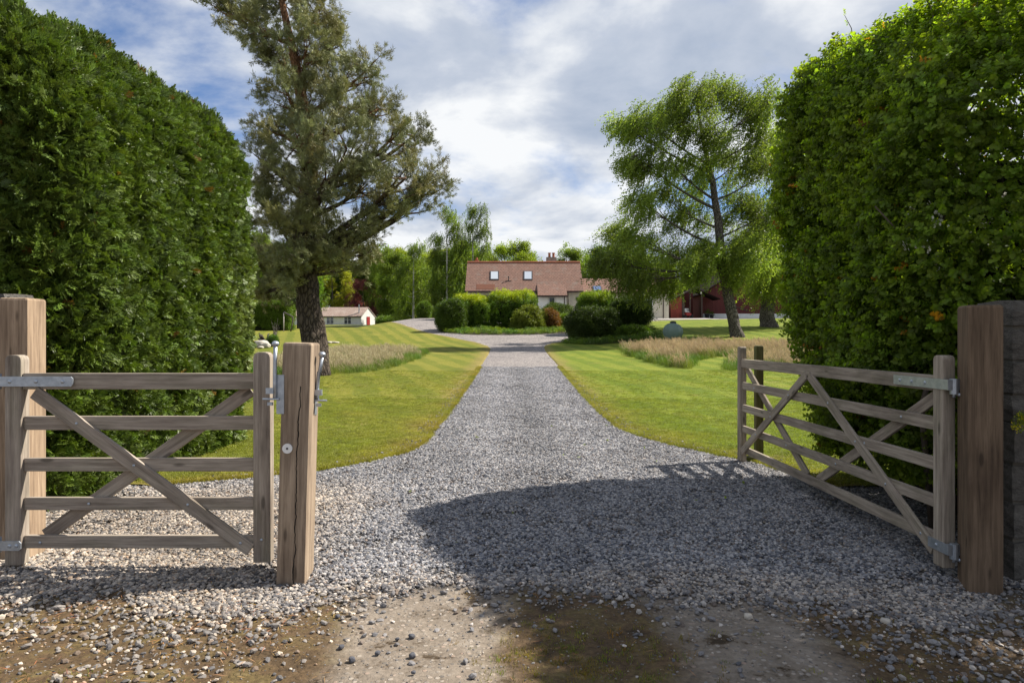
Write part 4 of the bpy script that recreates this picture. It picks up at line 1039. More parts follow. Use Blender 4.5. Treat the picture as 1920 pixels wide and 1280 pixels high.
# the pine left of the drive
D = 22.0; g0 = ground(WX(592, D), D)
tr = [(592, None, .47, 0), (589, 640, .405, 0), (580, 575, .37, 0), (573, 515, .35, 0), (572, 430, .30, .1), (580, 330, .26, .2), (572, 220, .2, .1), (552, 110, .14, 0), (528, 0, .09, -.1), (505, -110, .04, -.2)]
trunk = [(*(W(px, py, D + dd) if py is not None else Vector((WX(px, D), D, g0))), r) for px, py, r, dd in tr]
PCL = [(420, 18, 50, 22, .5, 22), (480, 50, 45, 32, -.4, 22), (530, 10, 55, 45, .6, 26), (600, 15, 45, 45, -.6, 24), (520, 110, 40, 40, .8, 22), (575, 90, 55, 45, -1., 28), (640, 85, 32, 40, .4, 18),
       (600, 150, 60, 45, .9, 28), (690, 130, 38, 28, -.3, 16), (540, 180, 45, 45, -1.2, 24), (640, 200, 55, 45, -1.0, 28), (710, 205, 48, 38, .8, 22), (505, 235, 36, 40, .6, 20), (575, 250, 60, 45, 1.3, 26),
       (560, 270, 55, 45, -1.7, 26), (650, 280, 60, 45, -1.8, 28), (730, 265, 48, 36, -.8, 22), (775, 255, 32, 28, .6, 14), (490, 300, 32, 40, -.8, 18), (525, 340, 50, 45, 1.1, 24), (600, 350, 58, 45, -2.1, 28), (690, 345, 55, 36, 1.0, 24),
       (760, 335, 48, 32, -1.0, 22), (815, 340, 30, 28, .2, 14), (790, 375, 40, 22, .6, 16), (730, 400, 42, 25, -.4, 18), (500, 400, 42, 45, -.6, 22), (545, 430, 50, 40, -2.0, 26), (610, 430, 50, 40, 1.2, 24), (660, 425, 42, 32, -1.0, 18),
       (500, 480, 34, 40, .6, 20), (525, 505, 42, 32, -1.3, 22), (570, 478, 46, 26, -1.8, 22), (640, 480, 46, 24, -.6, 20), (690, 462, 36, 22, .7, 16), (480, 545, 24, 26, .2, 12), (540, 545, 34, 20, 1.2, 14), (655, 505, 34, 18, .8, 12),
       (450, -40, 50, 30, 0, 18), (540, -70, 60, 45, .3, 24), (610, -50, 40, 40, -.4, 16), (580, 200, 50, 50, 0, 18), (580, 320, 50, 50, 0, 18), (570, 400, 50, 40, .3, 18)]
cl = [(W(x, y, D + dz), (rx / F * D, .85 + .3 * (rx > 45), ry / F * D), int(n * .62)) for x, y, rx, ry, dz, n in PCL]
tree('pine_tree', 'tall leaning pine with grey-green needles and a stout dark trunk', trunk, cl, 'pine', 26, .15, 1.15, MT['bark_pine'], (.98, 1.02, .9), 'out', sep_limbs=True, seed=5, limb_r=.5, clumpvar=.3, amin=.33)

# windswept birch on the right lawn
D = 45.0; g0 = ground(WX(1381, D), D)
tr = [(1383, None, .44), (1377, 610, .37), (1366, 560, .33), (1352, 480, .29), (1346, 410, .25), (1336, 340, .19), (1320, 275, .12), (1310, 215, .07), (1304, 170, .03)]
trunk = [(*(W(px, py, D) if py is not None else Vector((WX(px, D), D, g0))), r) for px, py, r in tr]
BCL = [(1170, 245, 28, 18), (1205, 235, 30, 26), (1250, 215, 34, 30), (1300, 178, 42, 24), (1340, 185, 30, 28), (1275, 240, 38, 34), (1340, 250, 34, 40), (1395, 205, 32, 34), (1432, 200, 22, 28), (1410, 270, 42, 40),
       (1185, 305, 30, 36), (1235, 300, 42, 42), (1300, 310, 42, 42), (1370, 320, 42, 42), (1430, 330, 34, 44), (1190, 385, 34, 42), (1245, 390, 46, 42), (1310, 390, 46, 42), (1385, 400, 46, 42), (1435, 410, 34, 46),
       (1165, 455, 34, 32), (1210, 470, 42, 40), (1270, 470, 46, 40), (1340, 475, 46, 36), (1405, 480, 42, 40), (1145, 505, 26, 34), (1185, 535, 36, 34), (1235, 530, 40, 30), (1300, 505, 30, 18), (1365, 515, 24, 26), (1420, 500, 26, 26)]
cl = [(W(x + 8, y - 14, D + random.uniform(-2.4, 2.4)), (rx / F * D, 1.3, ry / F * D), 13) for x, y, rx, ry in BCL]
tree('birch_tree', 'large windswept birch with drooping foliage and grey trunk on right lawn', trunk, cl, 'birch', 25, .30, 1.0, MT['bark_grey'], (.92, .95, .95), 'droop', sep_limbs=True, seed=8, limb_r=.24, clumpvar=.3, droop=(-.55, 0, -.85), amin=.36)
# second tree with the burred trunk
D = 52.0; g0 = ground(WX(1441, D), D)
trunk = [(*Vector((WX(1442, D), D, g0)), .62), (*W(1438, 590, D), .55), (*W(1440, 560, D), .5), (*W(1446, 500, D), .42), (*W(1455, 400, D), .25), (*W(1455, 300, D), .1)]
cl = [(W(x, y, D + random.uniform(-2, 2)), (rx / F * D, 1.6, ry / F * D), 14) for x, y, rx, ry in [(1430, 500, 40, 34), (1470, 470, 45, 45), (1450, 400, 45, 45), (1500, 400, 45, 50), (1470, 320, 45, 45), (1520, 320, 45, 45), (1410, 440, 30, 35), (1440, 530, 26, 18), (1475, 260, 40, 40), (1500, 500, 40, 30)]]
tree('birch_tree', 'second tree with thick burred trunk half hidden by the leafy hedge', trunk, cl, 'birch', 22, .4, 1.1, MT['bark_grey'], (1.05, 1.05, .9), 'droop', seed=12, limb_r=.5, droop=(-.3, 0, -.9), amin=.4)

# trees beyond the lawn
TG = 'trees in the wood beyond the lawns'
def far_tree(px, ytop, hw, D, kind, label, seed, ybot=None, fullness=1.0, name='broadleaf_tree', grp=TG):
    rg = random.Random(seed); X = WX(px, D); g0 = ground(X, D); top = WZ(ytop, D); H = top - g0; w = hw / F * D
    bark = MT['bark_birch'] if kind == 'birch' else MT['bark_grey']
    tint = {'mid': (.85, .95, .8), 'bright': (1.35, 1.3, .8), 'dark': (.5, .68, .6), 'birch': (.95, 1.02, .75), 'purple': (.95, .23, 1.8), 'yellow': (1.45, 1.2, .7), 'dome': (1.05, 1.1, .75)}[kind]
    r0 = .012 * H + .06
    if kind == 'birch': r0 = .16
    lean = rg.uniform(-.4, .4)
    trunk = [(X, D, g0, r0), (X + lean * .3, D, g0 + H * .3, r0 * .8), (X + lean * .6, D, g0 + H * .6, r0 * .5), (X + lean, D, g0 + H * .97, .02)]
    zb = g0 + H * {'birch': .07, 'purple': .02, 'dome': .1}.get(kind, .10)
    if ybot: zb = WZ(ybot, D)
    nl = max(5, int((top - zb) / 1.5)); cl = []
    for i in range(nl):
        s = (i + .5) / nl; z = zb + (top - zb) * s
        ww = w * {'birch': (.75 + .35 * s) * (1.12 - s) ** .55 * 1.05, 'dome': math.sqrt(max(.06, 1 - s * s)) * 1.02}.get(kind, (math.sin(math.pi * (s * .82 + .13)) ** .6))
        m_ = max(1, int(round(ww / .95)))
        for j in range(m_):
            a = rg.uniform(0, 6.28); rr_ = ww * math.sqrt(rg.random()) * .8
            if j < 2: rr_ = ww * .78; a = math.pi * j + rg.uniform(-.5, .5)
            cl.append((Vector((X + math.cos(a) * rr_, D + math.sin(a) * rr_ * .7, z + rg.uniform(-.4, .4))), (rg.uniform(.7, 1.15), .9, rg.uniform(.55, .85)), max(3, int(8 * fullness))))
    cl.append((Vector((X + lean * .9, D, top - .5)), (.5, .5, .5), 4))
    if kind == 'birch':
        cl = [(c_, r_, n_ + 2) for c_, r_, n_ in cl]
        return tree(name, label, trunk, cl, 'birch', 11, .34, 1.25, bark, (.8, .86, .75), 'droop', grp, seed=seed, twigs=False, limb_r=.2, clumpvar=.3, droop=(-.3, 0, -.9))
    return tree(name, label, trunk, cl, 'tree', 10.0 * fullness, .36, 1.0 if kind != 'purple' else .85, bark, tint, 'ball', grp, seed=seed, twigs=False, limb_r=.3, clumpvar=.35)
FT = [(470, 440, 45, 92, 'mid', 'mid green tree beyond the far end of the conifer hedge'), (520, 455, 42, 134, 'dark', 'dark green tree just left of the pine trunk'),
      (575, 430, 46, 134, 'mid', 'tall green tree directly behind the pine trunk'), (625, 492, 38, 132, 'yellow', 'yellow-green tree above the white shed roof'),
      (660, 460, 44, 140, 'dark', 'dark tree standing behind the purple-leaved tree'), (682, 528, 27, 128, 'purple', 'purple-leaved copper beech beside the white shed'),
      (722, 462, 38, 128, 'birch', 'slim birch right of the purple-leaved tree'), (748, 480, 40, 114, 'mid', 'green tree behind the pale birch stems'),
      (775, 452, 32, 96, 'birch', 'birch with a clear white stem at the end of the drive'), (800, 474, 24, 108, 'bright', 'bright lime green tree left of the twin tall birches'),
      (838, 388, 33, 92, 'birch', 'left one of the twin tall birches beside the house'), (888, 383, 36, 94, 'birch', 'right one of the twin tall birches beside the house'),
      (850, 470, 46, 108, 'dark', 'dark tree filling the gap under the twin tall birches'), (962, 460, 66, 102, 'dome', 'wide domed tree rising behind the house roof'),
      (905, 478, 34, 106, 'mid', 'green tree behind the left end of the house ridge'), (1066, 467, 30, 100, 'mid', 'round-topped tree behind the right-hand chimney'),
      (1108, 492, 26, 96, 'mid', 'low tree above the house wing roof'), (1145, 462, 38, 88, 'dark', 'dark tree between the house wing and windswept birch'),
      (1195, 480, 46, 96, 'mid', 'green tree behind the lower boughs of the windswept birch'), (1260, 490, 45, 104, 'mid', 'tree behind the gap between the wing and the barn'),
      (1330, 470, 50, 108, 'mid', 'tree rising behind the small barn gable'), (1420, 450, 55, 110, 'mid', 'tree rising behind the tall red barn'),
      (702, 478, 36, 146, 'mid', 'rounded tree just right of and behind the purple-leaved tree'), (742, 468, 36, 138, 'bright', 'fresh green tree between the slim birch stems'),
      (790, 486, 34, 122, 'mid', 'full-crowned tree behind the small rounded conifer bush'), (826, 470, 36, 118, 'bright', 'light green tree low behind the twin tall birches'),
      (872, 455, 36, 116, 'mid', 'green tree between the twin tall birches and house roof')]
for i, f in enumerate(FT):
    far_tree(*f, seed=40 + i, fullness=1.15 if f[4] in ('dark', 'mid', 'dome') else .95, name={'birch': 'birch_tree', 'purple': 'copper_beech'}.get(f[4], 'broadleaf_tree'), ybot=None)
# the wood behind them reads as one mass
P = []
for x0, x1, yt in ((380, 880, 488), (860, 1480, 505), (1480, 2200, 470), (-300, 400, 470)):
    n = 4200; px = RNG.uniform(x0, x1, n); Dd = RNG.uniform(140, 165, n); X = (px - CX) / F * Dd; g = zt(X, Dd)
    top = CH - (yt + 22 * np.sin(px * .05) + 14 * np.sin(px * .13) - HY) / F * Dd; P.append(np.stack([X, Dd, g + (top - g) * RNG.random(n)], 1))
P = np.concatenate(P); n = len(P)
tag(scatter('woodland', 'tree', P, RNG.uniform(0, 6.28, (n, 3)), RNG.uniform(1.6, 2.6, n), np.array((.6, .75, .55)) * RNG.uniform(.6, 1.3, (n, 1)) * (1 + .3 * lump(P, .35, 3))[:, None]), 'dark green wood closing the view behind the garden', 'wood')

# ------------------------------------------------------------------ shrubs
def ellipsoid_core(name, c, r, parent, seed):
    bm = bmesh.new(); bmesh.ops.create_icosphere(bm, subdivisions=3, radius=1.0)
    V = np.array([v.co[:] for v in bm.verts]); V = V * (1 + .10 * lump(V, 4, seed))[:, None]
    for v, p in zip(bm.verts, V): v.co = Vector(p * np.array(r)) + Vector(c)
    me = bpy.data.meshes.new(name); bm.to_mesh(me); bm.free(); o = link(name, me, MT['core_dark'], parent); o.matrix_parent_inverse = Matrix.Translation(parent.location).inverted()
def shrub(name, label, px, hw, ytop, D, tint, n, dep=None, box=.0, leafs=1.0, sunlit_top=None, cat='shrub', lumps=.12, ybase=None, squash=1.0, group=None):
    X = WX(px, D); g0 = ground(X, D); w = hw / F * D; top = WZ(ytop, D); H = top - g0; dep = dep or w * .85
    root = empty(name, (X, D, g0), label, cat, group); c = np.array((X, D, g0 + H * .48)); r = np.array((w, dep, H * .53))
    sd = px % 17
    ellipsoid_core('inner_branches', c, r * .78, root, sd)
    v = unit(n); e = 1 - box
    sg = np.sign(v) * np.abs(v) ** (1 - .45 * box)
    if box: sg /= np.maximum((np.abs(sg) ** (2 + 4 * box)).sum(1) ** (1 / (2 + 4 * box)), 1e-6)[:, None]
    sc = 1 - .20 * RNG.random(n) ** 1.5
    p = c + sg * r * sc[:, None] * (1 + lumps * lump(sg * 2.2, 1.4, sd) + .07 * lump(sg * 6, 1.4, sd + 2))[:, None]
    k = p[:, 2] > g0 - .02; p, v = p[k], v[k]; m = len(p)
    tn = np.array(tint)[None, :] * RNG.uniform(.7, 1.2, (m, 1)) * (1 + .25 * lump(p, 2.2, sd))[:, None]
    if sunlit_top is not None:  # sunlight on the bush tops put into the leaf colour
        s = smooth(.35, .8, v[:, 2] + .25 * lump(p, 3, sd))[:, None]; tn = tn * (1 - s) + np.array(sunlit_top) * s * RNG.uniform(.8, 1.15, (m, 1))
    scatter('foliage', 'shrub', p, RNG.uniform(0, 6.28, (m, 3)), leafs * RNG.uniform(.8, 1.3, m), tn, root)
    return root
shrub('clipped_bush', 'dark green bush bulging at the left end of the island bed', 846, 27, 564, 56.5, (.5, .6, .55), 1500, box=.3, leafs=1.1)
shrub('clipped_bush', 'rounded clipped bush with sunlit yellow-green top, left of the big one', 882, 34, 555, 58.5, (.75, .95, .6), 1900, box=.4, leafs=1.1, sunlit_top=(2.5, 2.1, .5))
shrub('clipped_bush', 'largest clipped yellow-green bush in front of the house wall', 959, 46, 548, 60, (.75, .95, .6), 2300, box=.4, leafs=1.1, sunlit_top=(2.4, 2.1, .5))
shrub('shrub', 'loose olive-brown shrub at the front of the island bed', 992, 29, 577, 57, (1.2, 1.05, 1.0), 1000, leafs=1.2, lumps=.32)
shrub('shrub', 'orange-red leaved shrub right of the olive-brown one', 1035, 15, 580, 57.5, (1.7, .62, 1.3), 420, leafs=1.0, lumps=.35)
shrub('shrub', 'dark spreading shrub below the house window', 1045, 32, 570, 62, (.55, .62, .7), 1200, leafs=1.1, lumps=.2)
shrub('shrub', 'bright green low shrub at the right end of the island bed', 1064, 24, 589, 59, (1.0, 1.15, .6), 900, leafs=1.0, lumps=.2)
shrub('clipped_bush', 'clipped round bush in front of the house wing', 1119, 34, 549, 54, (.65, .85, .55), 1900, box=.4, leafs=1.1, sunlit_top=(1.5, 1.5, .5))
shrub('shrub', 'very dark sprawling shrub right of the drive fork', 1112, 52, 578, 47.5, (.36, .42, .5), 2400, leafs=1.1, lumps=.2)
shrub('shrub', 'dark round shrub under the low boughs of the birch', 1182, 37, 556, 49.5, (.34, .42, .42), 2000, leafs=1.1, lumps=.15)
shrub('shrub', 'low green shrub at the lawn edge under the dark round one', 1188, 30, 612, 45.5, (.6, .75, .5), 1100, leafs=1.0, lumps=.2)
shrub('shrub', 'small rounded conifer bush under the slim birches left of the drive', 795, 14, 566, 80, (.7, .85, .5), 500, leafs=1.3)
shrub('shrub', 'grassy grey-green shrub on the bank beside the shed', 728, 22, 593, 100, (.95, 1.1, 1.2), 500, leafs=1.6, lumps=.2)
# planted edge of the beds
def ground_cover(name, label, poly, n, tints, leafs=.8):
    poly = np.array(poly); lo, hi = poly.min(0), poly.max(0); x = RNG.uniform(lo[0], hi[0], n * 3); y = RNG.uniform(lo[1], hi[1], n * 3)
    k = in_poly(x, y, poly); x, y = x[k][:n], y[k][:n]; m = len(x); q = np.stack([x, y, zt(x, y)], 1); lm = lump(q, 1.2, 5)
    q[:, 2] += .10 + (.22 + .16 * lm) * RNG.random(m)
    ti = np.array(tints)[np.clip(((lump(q * np.array((1, 1, 0)), .9, 7) + 1) * .5 * len(tints)).astype(int), 0, len(tints) - 1)] * RNG.uniform(.7, 1.2, (m, 1))
    tag(scatter(name, 'shrub', q, RNG.uniform(0, 6.28, (m, 3)), leafs * RNG.uniform(.9, 1.4, m), ti), label, 'ground cover')
def bed(name, poly):
    poly = [Vector((*p, 0)) for p in poly]; c = sum(poly, Vector()) / len(poly); V = []; Fc = []; n = len(poly); k = 8
    for j in range(k + 1):
        for p in poly:
            q = c.lerp(p, j / k); V.append((q.x, q.y, ground(q.x, q.y) + .07 - .09 * (j / k) ** 4))
    for j in range(k):
        for i in range(n): Fc.append((j * n + i, j * n + (i + 1) % n, (j + 1) * n + (i + 1) % n, (j + 1) * n + i))
    tag(link(name, mesh_from(name, V, Fc), MT['soil']), kind='structure')
ISL = [(-5.9, 55.2), (-4, 53.6), (-1.5, 53.0), (1.5, 53.3), (4, 54.5), (6, 56.5), (6.3, 60), (5, 63.5), (0, 64.5), (-4, 63), (-6.3, 59)]
bed('flower_bed', ISL)
ground_cover('ground_cover', 'mixed low plants edging the front of the island bed', [(-5.5, 55.1), (-4, 53.7), (-1.5, 53.1), (1.5, 53.4), (4, 54.6), (6, 56.6), (5, 58.5), (0, 57), (-5, 57)], 1500, [(.7, 1.0, .9), (1.2, 1.25, .6), (.8, .95, 1.4), (1.0, 1.1, .7)])
RB = [(3.3, 45.3), (5, 43.6), (8, 42.9), (9.6, 44), (10.2, 48), (9, 53), (6.5, 52), (4.4, 48.5)]
bed('flower_bed', RB)
ground_cover('ground_cover', 'low leafy plants at the foot of the very dark shrub', RB, 1700, [(.45, .6, .55), (.7, .85, .5), (.5, .65, .9)])

# ------------------------------------------------------------------ house
def roof_slab(name, pts, m, parent, th=.09):
    """quad slab; pts lower-left, lower-right, upper-right, upper-left"""
    p = [Vector(q) for q in pts]; nrm = (p[1] - p[0]).cross(p[3] - p[0]).normalized()
    lo = [q - nrm * th for q in p]; V = p + lo
    me = mesh_from(name, [tuple(v) for v in V], [(0, 1, 2, 3), (7, 6, 5, 4), (0, 4, 5, 1), (1, 5, 6, 2), (2, 6, 7, 3), (3, 7, 4, 0)])
    ex = (p[1] - p[0]).normalized(); ey = nrm.cross(ex)
    setattr_v(me, 'g', [((v - p[0]).dot(ex), (v - p[0]).dot(ey), 0) for v in V])
    return link(name, me, m, parent)
def rel_(o, root):
    if o.parent is root: o.matrix_parent_inverse = Matrix.Translation(root.location).inverted()
    return o
H0 = 3.1
HX0, HX1 = WX(876, 71), WX(1092, 71)
HO = empty('house', (1.3, 74, H0), 'cream house with red-brown tiled roof beyond the island bed', 'house')
zE = WZ(545, 71); zR = WZ(492, 74.6)
def hb(name, b, m, parent=HO): 
    o = MB().box(*b).build(name, m, parent); rel_(o, HO); return o
def child(parent, name, b, m):
    o = MB().box(*b).build(name, m, parent); o.matrix_parent_inverse = (Matrix.Translation(HO.location) if True else Matrix()).inverted() ; return o
mb = MB(); mb.add([(HX0, 71.2, H0 - 1), (HX1, 71.2, H0 - 1), (HX1, 78, H0 - 1), (HX0, 78, H0 - 1), (HX0, 71.2, zE), (HX1, 71.2, zE), (HX1, 78, zE), (HX0, 78, zE), (HX0, 74.6, zR - .12), (HX1, 74.6, zR - .12)],
                  [(0, 1, 5, 4), (1, 2, 6, 9, 5), (2, 3, 7, 6), (3, 0, 4, 8, 7), (4, 5, 9, 8), (6, 7, 8, 9)])
rel_(mb.build('wall', MT['render'], HO), HO)
ov = .22
XL, XR = HX0 - ov, HX1 + .12
rf = rel_(roof_slab('roof', [(XL, 70.85, zE - .02), (XR, 70.85, zE - .02), (XR, 74.6, zR), (XL, 74.6, zR)], MT['roof'], HO), HO)
rel_(roof_slab('roof', [(XR, 78.35, zE - .02), (XL, 78.35, zE - .02), (XL, 74.6, zR), (XR, 74.6, zR)], MT['roof'], HO), HO)
mb = MB(); mb.tube([(XL, 74.6, zR + .02), (XR, 74.6, zR + .02)], .11, 8); rel_(mb.build('ridge_tiles', MT['pot'], HO), HO)
slope = (zR - zE) / (74.6 - 70.85)
def on_roof(px, py):      # point of the front roof plane seen at that pixel
    a = (px - CX) / F; b = (HY - py) / F
    Dd = (zE - .02 - slope * 70.85 - CH) / (b - slope); return Vector((a * Dd, Dd, CH + b * Dd))
sv = Vector((0, 1, slope)).normalized(); sn = Vector((0, -slope, 1)).normalized()
def roof_rect(name, x0, x1, y0, y1, m, lift, th, parent, inset=0.0):
    a = on_roof((x0 + x1) / 2, y1); b = on_roof((x0 + x1) / 2, y0); w = (x1 - x0) / F * a.y / 2 - inset; L = (b - a).length
    q0 = a + sv * inset + sn * lift; q1 = b - sv * inset + sn * lift
    P_ = [q0 - Vector((w, 0, 0)), q0 + Vector((w, 0, 0)), q1 + Vector((w, 0, 0)), q1 - Vector((w, 0, 0))]
    V = P_ + [q - sn * th for q in P_]
    o = link(name, mesh_from(name, [tuple(v) for v in V], [(0, 1, 2, 3), (7, 6, 5, 4), (0, 4, 5, 1), (1, 5, 6, 2), (2, 6, 7, 3), (3, 7, 4, 0)]), m, parent)
    return rel_(o, HO)
for x0, x1, y0, y1 in ((918.5, 935.5, 509, 525), (981.5, 998.5, 509, 525)):
    f = roof_rect('skylight', x0, x1, y0, y1, MT['dark_frame'], .07, .12, HO)
    roof_rect('pane', x0, x1, y0, y1, MT['sky_glass'], .085, .03, f, .11)
roof_rect('mossy_tile_patch', 893, 928, 533, 542.5, MT['moss_tile'], .02, .03, HO)
v = on_roof(953.5, 527); rel_(MB().tube([v, v + Vector((0, 0, .42))], .045, 8).tube([v + Vector((0, 0, .42)), v + Vector((0, 0, .5))], .075, 8).box(v.x - .3, v.x + .3, v.y - .05, v.y + .1, v.z - .03, v.z + .05).build('vent_pipe', MT['dark_frame'], HO), HO)
cx = WX(1033.5, 75.4)
ch = hb('chimney', (cx - .55, cx + .55, 74.9, 75.8, zR - .8, zR + .62), MT['chim'])
for dxx in (-.2, .25): 
    o = MB().tube([(cx + dxx, 75.35, zR + .62), (cx + dxx, 75.35, zR + 1.02), (cx + dxx, 75.35, zR + 1.04), (cx + dxx, 75.35, zR + 1.14)], [.15, .12, .17, .17], 10).build('chimney_pot', MT['pot'], ch); rel_(o, HO)
cx = WX(894, 75.4); c2 = hb('chimney', (cx - .22, cx + .22, 75.1, 75.6, zR - .8, zR + .35), MT['pot'])
rel_(MB().tube([(cx, 75.35, zR + .35), (cx, 75.35, zR + .62)], [.13, .11], 10).build('chimney_pot', MT['pot'], c2), HO)
# eaves, porch and openings
PX0, PX1 = WX(1008, 70.2), WX(1063, 70.2); zP = WZ(553, 69.6)
hb('gutter', (XL, PX0 - .0, 70.74, 70.86, zE - .2, zE - .03), MT['brown_trim']); hb('gutter', (PX1 + .05, XR, 70.74, 70.86, zE - .2, zE - .03), MT['brown_trim'])
hb('porch_wall', (PX0 + .05, PX1 - .1, 70.2, 71.19, H0 - 1, zP - .06), MT['white_wall'])
rel_(roof_slab('porch_roof', [(PX0, 69.75, zP - .02), (PX1, 69.75, zP - .02), (PX1, 71.6, zE + slope * .75 + .06), (PX0, 71.6, zE + slope * .75 + .06)], MT['roof'], HO, .08), HO)
hb('porch_gutter', (PX0, PX1, 69.66, 69.76, zP - .2, zP - .03), MT['brown_trim'])
wx0, wx1 = WX(1029, 70.2), WX(1040.5, 70.2)
f = hb('window', (wx0, wx1, 70.13, 70.199, WZ(583, 70.2), WZ(557, 70.2)), MT['white_paint']); o = MB().box(wx0 + .05, wx1 - .05, 70.11, 70.13, WZ(582, 70.2), WZ(558, 70.2)).build('pane', MT['glass'], f); rel_(o, HO)
for a in (1018, 1052): 
    x = WX(a, 70.2); f = hb('window', (x - .5, x + .5, 70.14, 70.198, WZ(584, 70.2), WZ(557, 70.2)), MT['white_paint'])
for a, d_, zt0 in ((1058.5, 70.1, zP), (1065, 70.7, zE), (1006.5, 71.1, zE)):
    x = WX(a, d_); rel_(MB().tube([(x, d_, zt0 - .15), (x, d_, H0)], .05, 8).build('downpipe', MT['brown_trim'], HO), HO)
x = WX(1082, 71.1); hb('wall_lamp', (x - .12, x + .12, 71.06, 71.195, WZ(562, 71.1), WZ(557, 71.1)), MT['dark_frame'])
x = WX(916, 71.1); hb('window', (x - .8, x + .8, 71.15, 71.197, WZ(585, 71), WZ(553, 71)), MT['glass'])

# wing
WGX0, WGX1 = HX1 + .02, WX(1252, 74); zWE = WZ(548, 73.2); zWR = WZ(522, 76)
WG = empty('house_wing', ((WGX0 + WGX1) / 2, 75, H0), 'lower tiled wing joined to the right of the house', 'house')
def wb(name, b, m, parent=WG):
    o = MB().box(*b).build(name, m, parent); return rel_(o, WG)
mb = MB(); mb.add([(WGX0, 73.5, H0 - 1), (WGX1, 73.5, H0 - 1), (WGX1, 78.3, H0 - 1), (WGX0, 78.3, H0 - 1), (WGX0, 73.5, zWE), (WGX1, 73.5, zWE), (WGX1, 78.3, zWE), (WGX0, 78.3, zWE), (WGX0, 76, zWR - .1), (WGX1, 76, zWR - .1)],
                  [(0, 1, 5, 4), (1, 2, 6, 9, 5), (2, 3, 7, 6), (3, 0, 4, 8, 7), (4, 5, 9, 8), (6, 7, 8, 9)])
rel_(mb.build('wall', MT['render'], WG), WG)
rel_(roof_slab('roof', [(WGX0, 73.2, zWE - .02), (WGX1 + .2, 73.2, zWE - .02), (WGX1 + .2, 76, zWR), (WGX0, 76, zWR)], MT['roof'], WG), WG)
rel_(roof_slab('roof', [(WGX1 + .2, 78.7, zWE - .02), (WGX0, 78.7, zWE - .02), (WGX0, 76, zWR), (WGX1 + .2, 76, zWR)], MT['roof'], WG), WG)
wb('gutter', (WGX0, WGX1 + .2, 73.08, 73.2, zWE - .18, zWE - .03), MT['brown_trim'])
ws = (zWR - zWE) / 2.8; wsv = Vector((0, 1, ws)).normalized(); wsn = Vector((0, -ws, 1)).normalized()
def wing_rect(name, xc, w, s0, s1, lift, m, parent):
    q0 = Vector((xc, 73.2, zWE)) + wsv * s0 + wsn * lift; q1 = Vector((xc, 73.2, zWE)) + wsv * s1 + wsn * lift; hx = Vector((w / 2, 0, 0)); P_ = [q0 - hx, q0 + hx, q1 + hx, q1 - hx]
    V = P_ + [q - wsn * .1 for q in P_]
    return rel_(link(name, mesh_from(name, [tuple(v) for v in V], [(0, 1, 2, 3), (7, 6, 5, 4), (0, 4, 5, 1), (1, 5, 6, 2), (2, 6, 7, 3), (3, 7, 4, 0)]), m, parent), WG)
f = wing_rect('skylight', WX(1120, 73.8), .95, .25, 1.4, .06, MT['dark_frame'], WG); wing_rect('pane', WX(1120, 73.8), .75, .35, 1.3, .08, MT['sky_glass'], f)
x = WX(1244, 73.4); rel_(MB().tube([(x, 73.42, zWE - .1), (x, 73.42, H0)], .05, 8).build('downpipe', MT['brown_trim'], WG), WG)
x = WX(1216, 73.4); f = wb('window', (x - .5, x + .5, 73.44, 73.498, WZ(583, 73.4), WZ(560, 73.4)), MT['white_paint']); o = MB().box(x - .42, x + .42, 73.42, 73.44, WZ(581, 73.4), WZ(562, 73.4)).build('pane', MT['glass'], f); rel_(o, WG)
Xp, Yp = np.meshgrid(np.linspace(10.5, 21, 20), np.linspace(68.6, 74, 8)); tag(grid_mesh('paved_yard', Xp, Yp, zt(Xp, Yp) + .05, MT['concrete']), kind='structure')

# ------------------------------------------------------------------ red barn
D = 78.0; gz = ground(WX(1370, D), D)
BA = empty('red_barn', (WX(1390, D), D, gz), 'shaded red boarded barn with white base behind the birch', 'barn')
def cladding(name, poly_top, x0, x1, y, z0, m, parent, org, step=.16):
    """vertical boards standing side by side, each with its own edge"""
    mb = MB(); x = x0; i = 0
    while x < x1 - .01:
        w = min(step, x1 - x); yo = .02 if i % 2 else 0.0
        za, zb = poly_top(x), poly_top(x + w - .012)
        mb.add([(x, y - yo, z0), (x + w - .012, y - yo, z0), (x + w - .012, y + .05, z0), (x, y + .05, z0), (x, y - yo, za), (x + w - .012, y - yo, zb), (x + w - .012, y + .05, zb), (x, y + .05, za)],
               [(0, 3, 2, 1), (4, 5, 6, 7), (0, 1, 5, 4), (1, 2, 6, 5), (2, 3, 7, 6), (3, 0, 4, 7)]); x += w; i += 1
    o = mb.build(name, m, parent); o['kind'] = 'stuff'; o.matrix_parent_inverse = Matrix.Translation(org.location).inverted(); return o
bx0, bx1 = WX(1318, D), WX(1560, D); apx = (bx0 + bx1) / 2; ze, za = WZ(549, D), WZ(470, D)
def btop(x): return ze + (za - ze) * (1 - abs(x - apx) / (bx1 - apx))
zb0 = WZ(588, D)
rel_(MB().add([(bx0, D + .1, gz - .6), (bx1, D + .1, gz - .6), (bx1, D + 14, gz - .6), (bx0, D + 14, gz - .6), (bx0, D + .1, ze), (bx1, D + .1, ze), (bx1, D + 14, ze), (bx0, D + 14, ze), (apx, D + .1, za), (apx, D + 14, za)],
              [(0, 1, 5, 8, 4), (1, 2, 6, 5), (2, 3, 7, 9, 6), (3, 0, 4, 7)]).build('wall', MT['shaded_boards'], BA), BA)
cladding('boards', btop, bx0, bx1, D, zb0, MT['shaded_boards'], BA, BA)
rel_(MB().box(bx0, bx1, D - .06, D + .09, gz - .6, zb0 - .003).build('base_wall', MT['white_wall'], BA), BA)
rel_(roof_slab('roof', [(bx0 - .3, D - .3, ze - .15), (bx0 - .3, D + 14.3, ze - .15), (apx, D + 14.3, za + .1), (apx, D - .3, za + .1)][::-1], MT['dark_roof'], BA), BA)
